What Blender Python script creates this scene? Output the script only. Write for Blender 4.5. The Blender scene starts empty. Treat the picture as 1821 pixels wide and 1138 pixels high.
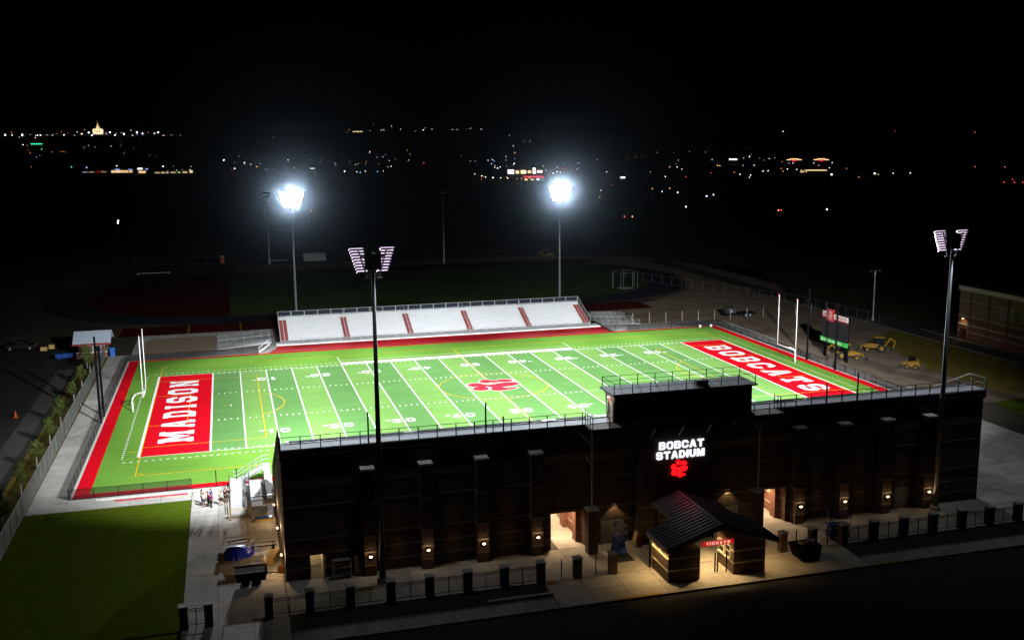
import bpy, bmesh, math, random
from mathutils import Vector, Matrix
from mathutils.geometry import tessellate_polygon
random.seed(11)
R = math.radians
S = bpy.context.scene
COL = S.collection

# ------------------------------------------------------------------ camera
cam = bpy.data.cameras.new('camera')
cam_o = bpy.data.objects.new('camera', cam); COL.objects.link(cam_o)
cam.sensor_fit = 'HORIZONTAL'; cam.sensor_width = 36.0
cam.lens = 36.0 * 1813.69 / 1821.0
cam.clip_start = 0.5; cam.clip_end = 20000
yaw, pitch, roll = 0.27254, 0.17480, -0.00853
fw = Vector((math.sin(yaw)*math.cos(pitch), math.cos(yaw)*math.cos(pitch), -math.sin(pitch)))
r0 = Vector((math.cos(yaw), -math.sin(yaw), 0)); u0 = r0.cross(fw)
rt = r0*math.cos(roll) + u0*math.sin(roll); up = -r0*math.sin(roll) + u0*math.cos(roll)
M = Matrix((rt, up, -fw)).transposed().to_4x4(); M.translation = Vector((-42.19, -162.96, 40.98))
cam_o.matrix_world = M
S.camera = cam_o

# ------------------------------------------------------------------ night sky
world = bpy.data.worlds.new('World'); S.world = world; world.use_nodes = True
wn = world.node_tree
sky = wn.nodes.new('ShaderNodeTexSky'); sky.sky_type = 'NISHITA'; sky.sun_disc = False
sky.sun_elevation = R(-6); sky.sun_rotation = R(200)
bg = wn.nodes['Background']; bg.inputs['Strength'].default_value = SKY_STRENGTH = 0.002
wn.links.new(sky.outputs[0], bg.inputs[0])

# ------------------------------------------------------------------ exposure / render
S.view_settings.view_transform = 'Standard'; S.view_settings.look = 'None'
S.view_settings.exposure = 0.0; S.view_settings.gamma = 1.0; S.view_settings.use_curve_mapping = False
S.render.engine = 'CYCLES'
cy = S.cycles
cy.use_denoising = True
cy.use_light_tree = True
cy.max_bounces = 5; cy.diffuse_bounces = 3; cy.glossy_bounces = 2; cy.transmission_bounces = 2
cy.volume_bounces = 0; cy.transparent_max_bounces = 8
cy.sample_clamp_indirect = 4.0
cy.caustics_reflective = False; cy.caustics_refractive = False
TOWER_W = 445000.0     # one floodlight bank of a tower
SPILL_W = 850.0      # stray light that falls below a tower
GLARE_W = 3000000.0      # added upward beam per far tower, makes its halo in the haze

# ------------------------------------------------------------------ helpers
def wloc(o):
    v = Vector((0, 0, 0))
    while o is not None:
        v += o.location; o = o.parent
    return v

class MB:
    """collects boxes, tubes and sheets in world coordinates; build() links them as ONE mesh"""
    def __init__(s): s.v = []; s.f = []
    def add(s, vs, fs):
        n = len(s.v); s.v += [tuple(p) for p in vs]; s.f += [tuple(i+n for i in f) for f in fs]; return s
    def box(s, x0, x1, y0, y1, z0, z1):
        return s.add([(x0,y0,z0),(x1,y0,z0),(x1,y1,z0),(x0,y1,z0),(x0,y0,z1),(x1,y0,z1),(x1,y1,z1),(x0,y1,z1)],
                     [(0,3,2,1),(4,5,6,7),(0,1,5,4),(1,2,6,5),(2,3,7,6),(3,0,4,7)])
    def cbox(s, c, size, rz=0.0, rx=0.0, ry=0.0):
        m = Matrix.Rotation(rz,3,'Z') @ Matrix.Rotation(ry,3,'Y') @ Matrix.Rotation(rx,3,'X')
        c = Vector(c); h = [a/2 for a in size]; vs = []
        for z in (-1,1):
            for x,y in ((-1,-1),(1,-1),(1,1),(-1,1)):
                vs.append(c + m @ Vector((x*h[0], y*h[1], z*h[2])))
        return s.add(vs, [(0,3,2,1),(4,5,6,7),(0,1,5,4),(1,2,6,5),(2,3,7,6),(3,0,4,7)])
    def tube(s, p, q, r, r2=None, n=8):
        p = Vector(p); q = Vector(q); r2 = r if r2 is None else r2
        d = (q-p).normalized(); a = d.orthogonal().normalized(); b = d.cross(a)
        vs = []; 
        for c, rr in ((p,r),(q,r2)):
            for i in range(n):
                t = 2*math.pi*i/n; vs.append(c + a*(rr*math.cos(t)) + b*(rr*math.sin(t)))
        fs = [(i,(i+1)%n,n+(i+1)%n,n+i) for i in range(n)] + [tuple(range(n-1,-1,-1)), tuple(range(n,2*n))]
        return s.add(vs, fs)
    def path(s, pts, r, n=8):
        for a, b in zip(pts[:-1], pts[1:]): s.tube(a, b, r, n=n)
        return s
    def quad(s, *p): return s.add(p, [tuple(range(len(p)))])
    def sheet(s, x0, x1, y0, y1, z): return s.add([(x0,y0,z),(x1,y0,z),(x1,y1,z),(x0,y1,z)], [(0,1,2,3)])
    def poly(s, pts, z): return s.add([(x,y,z) for x,y in pts], [tuple(range(len(pts)))])
    def extr(s, pts, vec):
        n = len(pts); vec = Vector(vec); a = [Vector(p) for p in pts]
        return s.add(a+[p+vec for p in a], [tuple(range(n-1,-1,-1)), tuple(range(n,2*n))]+[(i,(i+1)%n,n+(i+1)%n,n+i) for i in range(n)])
    def ball(s, c, r, nu=10, nv=6, sc=(1,1,1)):
        vs=[]; fs=[]
        for j in range(nv+1):
            ph = math.pi*j/nv
            for i in range(nu):
                t = 2*math.pi*i/nu
                vs.append((c[0]+r*sc[0]*math.sin(ph)*math.cos(t), c[1]+r*sc[1]*math.sin(ph)*math.sin(t), c[2]+r*sc[2]*math.cos(ph)))
        for j in range(nv):
            for i in range(nu): fs.append((j*nu+i, (j+1)*nu+i, (j+1)*nu+(i+1)%nu, j*nu+(i+1)%nu))
        return s.add(vs, fs)
    def loops(s, loops, fn, depth=None):
        """polygon with holes, tessellated; fn(x,y)->3D ; depth = extrusion vector"""
        flat = [p for l in loops for p in l]
        tris = tessellate_polygon([[Vector((x,y,0)) for x,y in l] for l in loops])
        P = [Vector(fn(x,y)) for x,y in flat]
        if depth is None: return s.add(P, tris)
        d = Vector(depth); n = len(P); fs = [tuple(t) for t in tris] + [tuple(i+n for i in t) for t in tris]
        k = 0
        for l in loops:
            m = len(l); fs += [(k+i, k+(i+1)%m, n+k+(i+1)%m, n+k+i) for i in range(m)]; k += m
        return s.add(P+[p+d for p in P], fs)
    def build(s, name, mat, parent=None, smooth=False):
        off = wloc(parent) if parent is not None else Vector((0,0,0))
        me = bpy.data.meshes.new(name)
        me.from_pydata([(x-off.x, y-off.y, z-off.z) for x,y,z in s.v], [], s.f)
        if smooth: me.shade_smooth()
        me.materials.append(mat); me.update()
        o = bpy.data.objects.new(name, me); COL.objects.link(o)
        if parent is not None: o.parent = parent
        return o

def tag(o, label=None, cat=None, group=None, kind=None):
    if label: o['label'] = label
    if cat: o['category'] = cat
    if group: o['group'] = group
    if kind: o['kind'] = kind
    return o
def thing(name, label, cat, loc=(0,0,0), rz=0.0, group=None):
    o = bpy.data.objects.new(name, None); COL.objects.link(o)
    o.empty_display_size = 0.5; o.location = loc; o.rotation_euler = (0,0,rz)
    return tag(o, label, cat, group)
def struct(name, mb, m, parent=None):
    o = mb.build(name, m, parent)
    if parent is None: o['kind'] = 'structure'
    return o
def copy_tree(o, parent=None):
    c = o.copy(); COL.objects.link(c); c.parent = parent
    for ch in list(o.children): copy_tree(ch, c)
    return c
def place(o, loc, rz=0.0, s=1.0):
    o.location = loc; o.rotation_euler = (0,0,rz); o.scale = (s,s,s); return o
def lamp(kind, name, loc, energy, color, parent=None, aim=None, size=0.1, spot=None, blend=0.5):
    l = bpy.data.lights.new(name, kind); l.energy = energy; l.color = color; l.shadow_soft_size = size
    if kind == 'SPOT': l.spot_size = spot; l.spot_blend = blend
    o = bpy.data.objects.new(name, l); COL.objects.link(o)
    off = wloc(parent) if parent is not None else Vector((0,0,0))
    o.location = Vector(loc) - off
    if aim is not None:
        o.rotation_euler = (Vector(aim)-Vector(loc)).to_track_quat('-Z','Y').to_euler()
    if parent is not None: o.parent = parent
    return o
ORD = 'first second third fourth fifth sixth seventh eighth ninth tenth eleventh twelfth thirteenth fourteenth fifteenth sixteenth seventeenth eighteenth nineteenth twentieth'.split()

# ------------------------------------------------------------------ materials
MATS = {}
def mat(name, col, rough=0.8, metal=0.0, var=0.12, scale=3.0, bump=0.0, bscale=30.0, spec=0.3, col2=None, coords='Object'):
    if name in MATS: return MATS[name]
    m = bpy.data.materials.new(name); m.use_nodes = True; nt = m.node_tree
    p = nt.nodes['Principled BSDF']
    p.inputs['Roughness'].default_value = rough; p.inputs['Metallic'].default_value = metal
    p.inputs['Specular IOR Level'].default_value = spec
    tc = nt.nodes.new('ShaderNodeTexCoord')
    if coords == 'Position': tc = nt.nodes.new('ShaderNodeNewGeometry')
    if var > 0 or col2:
        n = nt.nodes.new('ShaderNodeTexNoise'); n.inputs['Scale'].default_value = scale; n.inputs['Detail'].default_value = 6; n.inputs['Roughness'].default_value = 0.65
        nt.links.new(tc.outputs[coords], n.inputs['Vector'])
        r = nt.nodes.new('ShaderNodeValToRGB'); r.color_ramp.elements[0].position = 0.3; r.color_ramp.elements[1].position = 0.7
        a = [c*(1-var) for c in col]; b = [min(1, c*(1+var)) for c in (col2 or col)]
        r.color_ramp.elements[0].color = (*a,1); r.color_ramp.elements[1].color = (*b,1)
        nt.links.new(n.outputs['Fac'], r.inputs[0]); nt.links.new(r.outputs[0], p.inputs['Base Color'])
        if coords == 'Position':      # poured bays: each its own tone, blotched with dark stains
            oi = nt.nodes.new('ShaderNodeObjectInfo'); mr = nt.nodes.new('ShaderNodeMapRange'); mr.inputs['To Min'].default_value = 0.86; mr.inputs['To Max'].default_value = 1.08
            nt.links.new(oi.outputs['Random'], mr.inputs['Value'])
            n3 = nt.nodes.new('ShaderNodeTexNoise'); n3.inputs['Scale'].default_value = 0.9; n3.inputs['Detail'].default_value = 8; n3.inputs['Roughness'].default_value = 0.7; nt.links.new(tc.outputs['Position'], n3.inputs['Vector'])
            r3 = nt.nodes.new('ShaderNodeValToRGB'); r3.color_ramp.elements[0].position = 0.33; r3.color_ramp.elements[0].color = (0.80,0.785,0.76,1); r3.color_ramp.elements[1].position = 0.48
            nt.links.new(n3.outputs['Fac'], r3.inputs[0])
            m1 = nt.nodes.new('ShaderNodeMix'); m1.data_type = 'RGBA'; m1.blend_type = 'MULTIPLY'; m1.inputs['Factor'].default_value = 1.0
            nt.links.new(r.outputs[0], m1.inputs['A']); nt.links.new(r3.outputs[0], m1.inputs['B'])
            vm = nt.nodes.new('ShaderNodeVectorMath'); vm.operation = 'SCALE'; nt.links.new(m1.outputs['Result'], vm.inputs[0]); nt.links.new(mr.outputs[0], vm.inputs['Scale'])
            nt.links.new(vm.outputs[0], p.inputs['Base Color'])
    else:
        p.inputs['Base Color'].default_value = (*col,1)
    if bump > 0:
        nb = nt.nodes.new('ShaderNodeTexNoise'); nb.inputs['Scale'].default_value = bscale; nb.inputs['Detail'].default_value = 4
        nt.links.new(tc.outputs[coords], nb.inputs['Vector'])
        bp = nt.nodes.new('ShaderNodeBump'); bp.inputs['Strength'].default_value = bump; bp.inputs['Distance'].default_value = 0.03
        nt.links.new(nb.outputs['Fac'], bp.inputs['Height']); nt.links.new(bp.outputs[0], p.inputs['Normal'])
    MATS[name] = m; return m
def turf(name, col, var=0.15):
    """synthetic turf: broad mottling, seams of brushing, fine blade relief"""
    if name in MATS: return MATS[name]
    m = bpy.data.materials.new(name); m.use_nodes = True; nt = m.node_tree; p = nt.nodes['Principled BSDF']
    p.inputs['Roughness'].default_value = 1.0; p.inputs['Specular IOR Level'].default_value = 0.0
    tc = nt.nodes.new('ShaderNodeTexCoord')
    n1 = nt.nodes.new('ShaderNodeTexNoise'); n1.inputs['Scale'].default_value = 0.12; n1.inputs['Detail'].default_value = 8; n1.inputs['Roughness'].default_value = 0.75
    mp = nt.nodes.new('ShaderNodeMapping'); mp.inputs['Scale'].default_value = (0.05, 1.6, 1)
    n2 = nt.nodes.new('ShaderNodeTexNoise'); n2.inputs['Scale'].default_value = 1.0; n2.inputs['Detail'].default_value = 3
    nt.links.new(tc.outputs['Object'], n1.inputs['Vector']); nt.links.new(tc.outputs['Object'], mp.inputs[0]); nt.links.new(mp.outputs[0], n2.inputs['Vector'])
    ad = nt.nodes.new('ShaderNodeMath'); ad.operation = 'ADD'
    nt.links.new(n1.outputs['Fac'], ad.inputs[0]); nt.links.new(n2.outputs['Fac'], ad.inputs[1])
    r = nt.nodes.new('ShaderNodeValToRGB'); r.color_ramp.elements[0].position = 0.35; r.color_ramp.elements[1].position = 0.68
    hf = nt.nodes.new('ShaderNodeMath'); hf.operation = 'MULTIPLY'; hf.inputs[1].default_value = 0.5
    nt.links.new(ad.outputs[0], hf.inputs[0]); nt.links.new(hf.outputs[0], r.inputs[0])
    r.color_ramp.elements[0].color = (*[c*(1-var) for c in col],1); r.color_ramp.elements[1].color = (*[min(1,c*(1+var)) for c in col],1)
    nt.links.new(r.outputs[0], p.inputs['Base Color'])
    nb = nt.nodes.new('ShaderNodeTexNoise'); nb.inputs['Scale'].default_value = 22; nt.links.new(tc.outputs['Object'], nb.inputs['Vector'])
    bp = nt.nodes.new('ShaderNodeBump'); bp.inputs['Strength'].default_value = 0.35; bp.inputs['Distance'].default_value = 0.03
    nt.links.new(nb.outputs['Fac'], bp.inputs['Height']); nt.links.new(bp.outputs[0], p.inputs['Normal'])
    MATS[name] = m; return m
def brickmat(name, c1, c2, mortar):
    if name in MATS: return MATS[name]
    m = bpy.data.materials.new(name); m.use_nodes = True; nt = m.node_tree; p = nt.nodes['Principled BSDF']
    p.inputs['Roughness'].default_value = 0.85
    tc = nt.nodes.new('ShaderNodeTexCoord')
    # brick courses run along whichever horizontal axis the wall follows: x+y , z
    sx = nt.nodes.new('ShaderNodeSeparateXYZ'); nt.links.new(tc.outputs['Object'], sx.inputs[0])
    ad = nt.nodes.new('ShaderNodeMath'); ad.operation = 'ADD'; nt.links.new(sx.outputs[0], ad.inputs[0]); nt.links.new(sx.outputs[1], ad.inputs[1])
    cb = nt.nodes.new('ShaderNodeCombineXYZ'); nt.links.new(ad.outputs[0], cb.inputs[0]); nt.links.new(sx.outputs[2], cb.inputs[1])
    b = nt.nodes.new('ShaderNodeTexBrick'); nt.links.new(cb.outputs[0], b.inputs['Vector'])
    b.inputs['Color1'].default_value = (*c1,1); b.inputs['Color2'].default_value = (*c2,1); b.inputs['Mortar'].default_value = (*mortar,1)
    b.inputs['Scale'].default_value = 1.0; b.inputs['Brick Width'].default_value = 0.42; b.inputs['Row Height'].default_value = 0.21; b.inputs['Mortar Size'].default_value = 0.012
    n = nt.nodes.new('ShaderNodeTexNoise'); n.inputs['Scale'].default_value = 0.7; n.inputs['Detail'].default_value = 5; nt.links.new(tc.outputs['Object'], n.inputs['Vector'])
    mx = nt.nodes.new('ShaderNodeMix'); mx.data_type = 'RGBA'; mx.blend_type = 'MULTIPLY'; mx.inputs['Factor'].default_value = 0.35
    nt.links.new(b.outputs['Color'], mx.inputs['A']); nt.links.new(n.outputs['Color'], mx.inputs['B']); nt.links.new(mx.outputs['Result'], p.inputs['Base Color'])
    bp = nt.nodes.new('ShaderNodeBump'); bp.inputs['Strength'].default_value = 0.5; bp.inputs['Distance'].default_value = 0.01; bp.invert = True
    nt.links.new(b.outputs['Fac'], bp.inputs['Height']); nt.links.new(bp.outputs[0], p.inputs['Normal'])
    MATS[name] = m; return m
def lawnmat(name, col):
    """mown grass: alternate mower passes, thin yellowed spots, tufty relief"""
    m = bpy.data.materials.new(name); m.use_nodes = True; nt = m.node_tree; p = nt.nodes['Principled BSDF']
    p.inputs['Roughness'].default_value = 1.0; p.inputs['Specular IOR Level'].default_value = 0.0
    g = nt.nodes.new('ShaderNodeNewGeometry')
    def noise(sc, det, dist=0.0):
        n = nt.nodes.new('ShaderNodeTexNoise'); n.inputs['Scale'].default_value = sc; n.inputs['Detail'].default_value = det; n.inputs['Roughness'].default_value = 0.7; nt.links.new(g.outputs['Position'], n.inputs['Vector']); return n
    wv = nt.nodes.new('ShaderNodeTexWave'); wv.bands_direction = 'Y'; wv.inputs['Scale'].default_value = 0.22; wv.inputs['Distortion'].default_value = 1.2; wv.inputs['Detail'].default_value = 3
    nt.links.new(g.outputs['Position'], wv.inputs['Vector'])
    n1, n2 = noise(7.0,6), noise(0.55,7)
    mx = nt.nodes.new('ShaderNodeMix'); mx.data_type = 'FLOAT'; mx.inputs['Factor'].default_value = 0.05; nt.links.new(n1.outputs['Fac'], mx.inputs['A']); nt.links.new(wv.outputs['Fac'], mx.inputs['B'])
    r = nt.nodes.new('ShaderNodeValToRGB'); r.color_ramp.elements[0].position = 0.25; r.color_ramp.elements[1].position = 0.75
    r.color_ramp.elements[0].color = (*[c*0.5 for c in col],1); r.color_ramp.elements[1].color = (*[c*1.5 for c in col],1); nt.links.new(mx.outputs['Result'], r.inputs[0])
    r2 = nt.nodes.new('ShaderNodeValToRGB'); r2.color_ramp.elements[0].position = 0.54; r2.color_ramp.elements[0].color = (0,0,0,1); r2.color_ramp.elements[1].position = 0.74; r2.color_ramp.elements[1].color = (0.8,0.8,0.8,1); nt.links.new(n2.outputs['Fac'], r2.inputs[0])
    m2 = nt.nodes.new('ShaderNodeMix'); m2.data_type = 'RGBA'; nt.links.new(r2.outputs[0], m2.inputs['Factor']); nt.links.new(r.outputs[0], m2.inputs['A']); m2.inputs['B'].default_value = (0.13,0.11,0.03,1)
    nt.links.new(m2.outputs['Result'], p.inputs['Base Color'])
    bp = nt.nodes.new('ShaderNodeBump'); bp.inputs['Strength'].default_value = 0.8; bp.inputs['Distance'].default_value = 0.05; nt.links.new(n1.outputs['Fac'], bp.inputs['Height']); nt.links.new(bp.outputs[0], p.inputs['Normal'])
    MATS[name] = m; return m
def glow(name, col, strength, sample=False):
    if name in MATS: return MATS[name]
    m = bpy.data.materials.new(name); m.use_nodes = True; nt = m.node_tree; p = nt.nodes['Principled BSDF']
    p.inputs['Base Color'].default_value = (*[c*0.5 for c in col],1); p.inputs['Roughness'].default_value = 0.4
    p.inputs['Emission Color'].default_value = (*col,1); p.inputs['Emission Strength'].default_value = strength
    m.cycles.emission_sampling = 'FRONT_BACK' if sample else 'NONE'
    MATS[name] = m; return m
def meshwire(name, col, cell=0.06, wire=0.2, rough=0.5, metal=0.6):
    """chain-link: diagonal wires, open between them"""
    if name in MATS: return MATS[name]
    m = bpy.data.materials.new(name); m.use_nodes = True; nt = m.node_tree; p = nt.nodes['Principled BSDF']
    p.inputs['Base Color'].default_value = (*col,1); p.inputs['Roughness'].default_value = rough; p.inputs['Metallic'].default_value = metal
    p.inputs['Alpha'].default_value = wire
    MATS[name] = m; return m

G1 = turf('turf_lime', (0.176,0.345,0.088)); G2 = turf('turf_deep', (0.122,0.275,0.082)); G3 = turf('turf_border_green', (0.146,0.315,0.046))
RED = turf('turf_red', (0.66,0.006,0.016), 0.06)
WHT = mat('field_white', (0.84,0.84,0.84), 1.0, var=0.05, scale=2, spec=0.0)
YEL = mat('field_yellow', (0.80,0.46,0.005), 1.0, var=0.05, scale=2, spec=0.0)
CONC = mat('concrete', (0.42,0.40,0.37), 0.85, var=0.16, scale=0.6, bump=0.15, bscale=12, spec=0.03, coords='Position')
CONC2 = mat('concrete_old', (0.34,0.33,0.31), 0.9, var=0.2, scale=0.45, bump=0.2, bscale=10, spec=0.03, coords='Position')
JOINT = mat('joint_sand', (0.10,0.095,0.09), 0.95, var=0.1)
ASPH = mat('asphalt', (0.050,0.048,0.046), 0.9, var=0.3, scale=0.4, bump=0.3, bscale=25, spec=0.03)
EARTH = mat('earth', (0.060,0.050,0.038), 0.95, var=0.35, scale=0.05, bump=0.3, bscale=4, spec=0.03)
DIRT = mat('graded_dirt', (0.17,0.13,0.095), 0.95, var=0.35, scale=0.22, bump=0.6, bscale=2.0, spec=0.03)
LAWN = lawnmat('lawn', (0.064,0.098,0.007))
DRYG = mat('dry_grass', (0.13,0.105,0.022), 0.95, var=0.35, scale=0.3, bump=0.6, bscale=8, spec=0.03)
INF = mat('infield_grass', (0.040,0.062,0.020), 0.95, var=0.35, scale=0.06, bump=0.4, bscale=4, spec=0.03)
TRK = mat('track_rubber', (0.018,0.020,0.027), 0.8, var=0.2, scale=0.3, spec=0.03)
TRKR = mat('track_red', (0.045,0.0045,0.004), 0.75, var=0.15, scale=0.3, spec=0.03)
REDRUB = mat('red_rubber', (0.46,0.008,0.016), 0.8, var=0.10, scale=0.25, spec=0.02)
SAND = mat('sand', (0.26,0.20,0.14), 0.95, var=0.15, scale=0.5, bump=0.3, bscale=5, spec=0.03)
BRK = brickmat('brick_brown', (0.088,0.047,0.032), (0.060,0.032,0.023), (0.10,0.085,0.070))
BRKR = brickmat('brick_red', (0.23,0.085,0.05), (0.17,0.06,0.038), (0.25,0.2,0.16))
BRKT = brickmat('brick_tan', (0.27,0.20,0.11), (0.22,0.16,0.09), (0.28,0.24,0.18))
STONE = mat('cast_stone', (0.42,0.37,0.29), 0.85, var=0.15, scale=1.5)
STONEB = mat('dim_band_stone', (0.17,0.145,0.11), 0.9, var=0.2, scale=1.5, spec=0.05)  # darker copy of the cast stone: the facade's dimness put into the colour
CAPLIT = mat('lit_cap_stone', (0.85,0.84,0.80), 0.8, var=0.06, scale=2)  # paler than the other caps: light falling on the pier tops put into colour
STONEW = mat('cap_stone', (0.62,0.60,0.56), 0.8, var=0.08, scale=2)
ALU = mat('aluminium', (0.62,0.63,0.64), 0.42, metal=0.35, var=0.06, scale=2)
ALUD = mat('aluminium_deck', (0.52,0.54,0.56), 0.5, metal=0.25, var=0.08, scale=2)
GALV = mat('galvanised', (0.42,0.44,0.44), 0.5, metal=0.5, var=0.12, scale=1.2)
BLK = mat('black_metal', (0.006,0.006,0.007), 0.8, var=0.1, spec=0.02)
DGREY = mat('dark_grey', (0.045,0.047,0.05), 0.7, var=0.15, spec=0.1)
ROOFM = mat('standing_seam_metal', (0.38,0.38,0.43), 0.36, metal=0.3, var=0.12, scale=0.8)
BENCH = mat('bench_aluminium', (0.78,0.79,0.80), 0.6, var=0.05, spec=0.2)
WPAINT = mat('white_paint', (0.80,0.80,0.80), 0.45, var=0.04)
CREAM = mat('cream_paint', (0.55,0.49,0.36), 0.7, var=0.1)
YPAINT = mat('machine_yellow', (0.25,0.135,0.010), 0.7, var=0.12)
RUBBER = mat('tyre', (0.018,0.018,0.018), 0.85, var=0.2)
BLUEP = mat('blue_paint', (0.015,0.06,0.27), 0.45, var=0.15)
TARP = mat('blue_tarp', (0.010,0.035,0.60), 0.35, var=0.25, scale=2.5, bump=0.5, bscale=4)
WOOD = mat('lumber', (0.55,0.37,0.13), 0.8, var=0.25, scale=6)
STEPR = mat('red_step', (0.25,0.035,0.032), 0.7, var=0.1)
GREYDOOR = mat('grey_door', (0.20,0.20,0.185), 0.6, var=0.06)
GLASSD = mat('dark_glass', (0.012,0.014,0.016), 0.08, var=0.0, spec=0.6)
YEMARK = mat('kerb_yellow', (0.42,0.25,0.02), 0.8, var=0.3, scale=4)
BARK = mat('bark', (0.09,0.06,0.04), 0.9, var=0.3, scale=6)
LEAF = mat('leaf', (0.065,0.10,0.016), 0.7, var=0.4, scale=1.5)
CHAIN = meshwire('chain_link_grey', (0.20,0.22,0.20), wire=0.62)
CHAINB = meshwire('chain_link_black', (0.006,0.006,0.008), wire=0.58, rough=0.9, metal=0.0)
ORANGE = mat('orange_plastic', (0.40,0.07,0.015), 0.6, var=0.1)
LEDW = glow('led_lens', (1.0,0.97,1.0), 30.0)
LEDT = glow('visor_glow', (0.92,0.72,1.0), 0.95)  # visors are no lamps; light caught on them is put in as glow
WARM = glow('warm_lens', (1.0,0.70,0.36), 6.0)
# ================================================================== GROUND
YD = 0.9144
# gently rising ground far off: the town stands on a bench above the plain
def terrain(x, y):
    d = math.hypot(x+42, y+163)
    if d < 2600: return 0.0
    a = math.atan2(x+42, y+163)             # bearing from the field's south side
    t = min(1.0, (d-2600)/1700.0); t = t*t*(3-2*t)
    lift = 54*math.exp(-((a+0.12)/0.13)**2) + 70*math.exp(-((a-0.24)/0.22)**2) + 16 + 26*math.exp(-((a-0.60)/0.2)**2)
    lift += 3*math.sin(a*23) + 2*math.sin(a*51)
    return t*lift
gm = MB(); NA, NR = 90, 26
rad = [0,60,150,300,600,1000,1500,2000,2600]+[2600+170*i for i in range(1,14)]+[5200,6000,7500,9000]
for j, d in enumerate(rad):
    for i in range(NA):
        a = 2*math.pi*i/NA; x = -42+d*math.sin(a); y = -163+d*math.cos(a)
        gm.v.append((x, y, -0.06 + (terrain(x,y) if j>0 else 0)))
for j in range(len(rad)-1):
    for i in range(NA): gm.f.append((j*NA+i, j*NA+(i+1)%NA, (j+1)*NA+(i+1)%NA, (j+1)*NA+i))
struct('ground', gm, EARTH)

# --- sheets around the stadium (each a few mm above the one below)
Z0 = -0.03
struct('parking_lot', MB().sheet(-150,-69.6,-75,62,Z0), mat('dim_asphalt',(0.034,0.032,0.030),0.95,var=0.3,scale=0.3,bump=0.3,bscale=25,spec=0.02))  # darker asphalt copy; dimness of the unlit lot put into the colour
struct('road_front', MB().sheet(-220,220,-108,-82.62,Z0), ASPH)
struct('grass_verge', MB().sheet(-69.6,-65.75,-76,44,Z0+0.012), DRYG)
struct('gravel_path', MB().sheet(-73.4,-70.6,-60,36,Z0+0.008), mat('compacted_gravel',(0.075,0.072,0.066),0.95,var=0.2,scale=0.5,spec=0.03))
struct('lawn', MB().sheet(-65.7,-47.8,-77.3,-43.55,Z0+0.02), LAWN)
struct('verge_lawn', MB().sheet(-120,-47.8,-82.3,-77.6,Z0+0.012), LAWN)
struct('dirt_yard', MB().poly([(62,-34),(80,-34),(95.2,-24),(95.2,62),(118,120),(96,172),(40,190),(-40,190),(-40,172),(40,172),(80,150),(90,124),(80,92),(62,76),(30,64),(62,64)],Z0+0.004), DIRT)
struct('dry_field', MB().poly([(78,-32),(95.0,-24),(95.0,22),(84,16),(77,-6)],Z0+0.010), DRYG)
struct('grass_patch', MB().poly([(66,-60),(110,-62),(110,-30),(72,-34)],Z0+0.012), LAWN)
struct('field_beyond', MB().sheet(108,400,20,420,Z0+0.004), INF)
# --- access road on the right with kerb lines
rd = struct('road_side', MB().sheet(95.6,101.3,-120,160,Z0+0.012), ASPH)
MB().sheet(95.55,95.75,-120,60,Z0+0.02).build('road_line', WPAINT, rd)
MB().sheet(101.0,101.2,-120,22,Z0+0.02).build('road_line', WPAINT, rd)
for k in range(3): MB().sheet(96.2,97.5,-11-6*k,-10.75-6*k,Z0+0.02).build('bay_line', WPAINT, rd)
# --- running track: oval of two straights and two bends
def oval(r, y0=124.0, hx=42.2, n=40, cx=0.0):
    p = []
    for i in range(n+1):
        t = -math.pi/2 + math.pi*i/n; p.append((cx+hx+r*math.cos(t), y0+r*math.sin(t)))
    for i in range(n+1):
        t = math.pi/2 + math.pi*i/n; p.append((cx-hx+r*math.cos(t), y0+r*math.sin(t)))
    return p
tm = MB(); a, b = oval(36.5), oval(46.5); n = len(a)
tm.v = [(x,y,0.0) for x,y in a]+[(x,y,0.0) for x,y in b]
tm.f = [(i,n+i,n+(i+1)%n,(i+1)%n) for i in range(n)]
trk = struct('running_track', tm, TRK)
for k in range(1,8):
    lm = MB(); a, b = oval(36.5+1.22*k), oval(36.58+1.22*k)
    lm.v = [(x,y,0.006) for x,y in a]+[(x,y,0.006) for x,y in b]; lm.f = [(i,n+i,n+(i+1)%n,(i+1)%n) for i in range(n)]
    lm.build('lane_line', mat('lane_paint',(0.05,0.05,0.06),0.9), trk)
struct('infield_lawn', MB().poly([p for p in oval(36.2)],-0.004), INF)
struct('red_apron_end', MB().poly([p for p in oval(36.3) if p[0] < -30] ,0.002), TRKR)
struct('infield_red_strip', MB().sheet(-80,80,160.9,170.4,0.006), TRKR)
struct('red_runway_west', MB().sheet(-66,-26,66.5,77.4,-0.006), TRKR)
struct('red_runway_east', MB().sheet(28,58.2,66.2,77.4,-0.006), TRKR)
MB().sheet(-66,-65.8,66.5,77.4,0.002).build('runway_line', mat('dull_yellow',(0.22,0.15,0.01),0.9,spec=0.0), bpy.data.objects['red_runway_west'])
MB().sheet(-51.6,-51.2,66.5,77.4,0.002).build('runway_line', mat('dull_yellow',(0.22,0.15,0.01),0.9,spec=0.0), bpy.data.objects['red_runway_west'])
MB().sheet(-40.4,-40.0,66.5,77.4,0.002).build('runway_line', mat('dull_yellow',(0.22,0.15,0.01),0.9,spec=0.0), bpy.data.objects['red_runway_west'])

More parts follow.
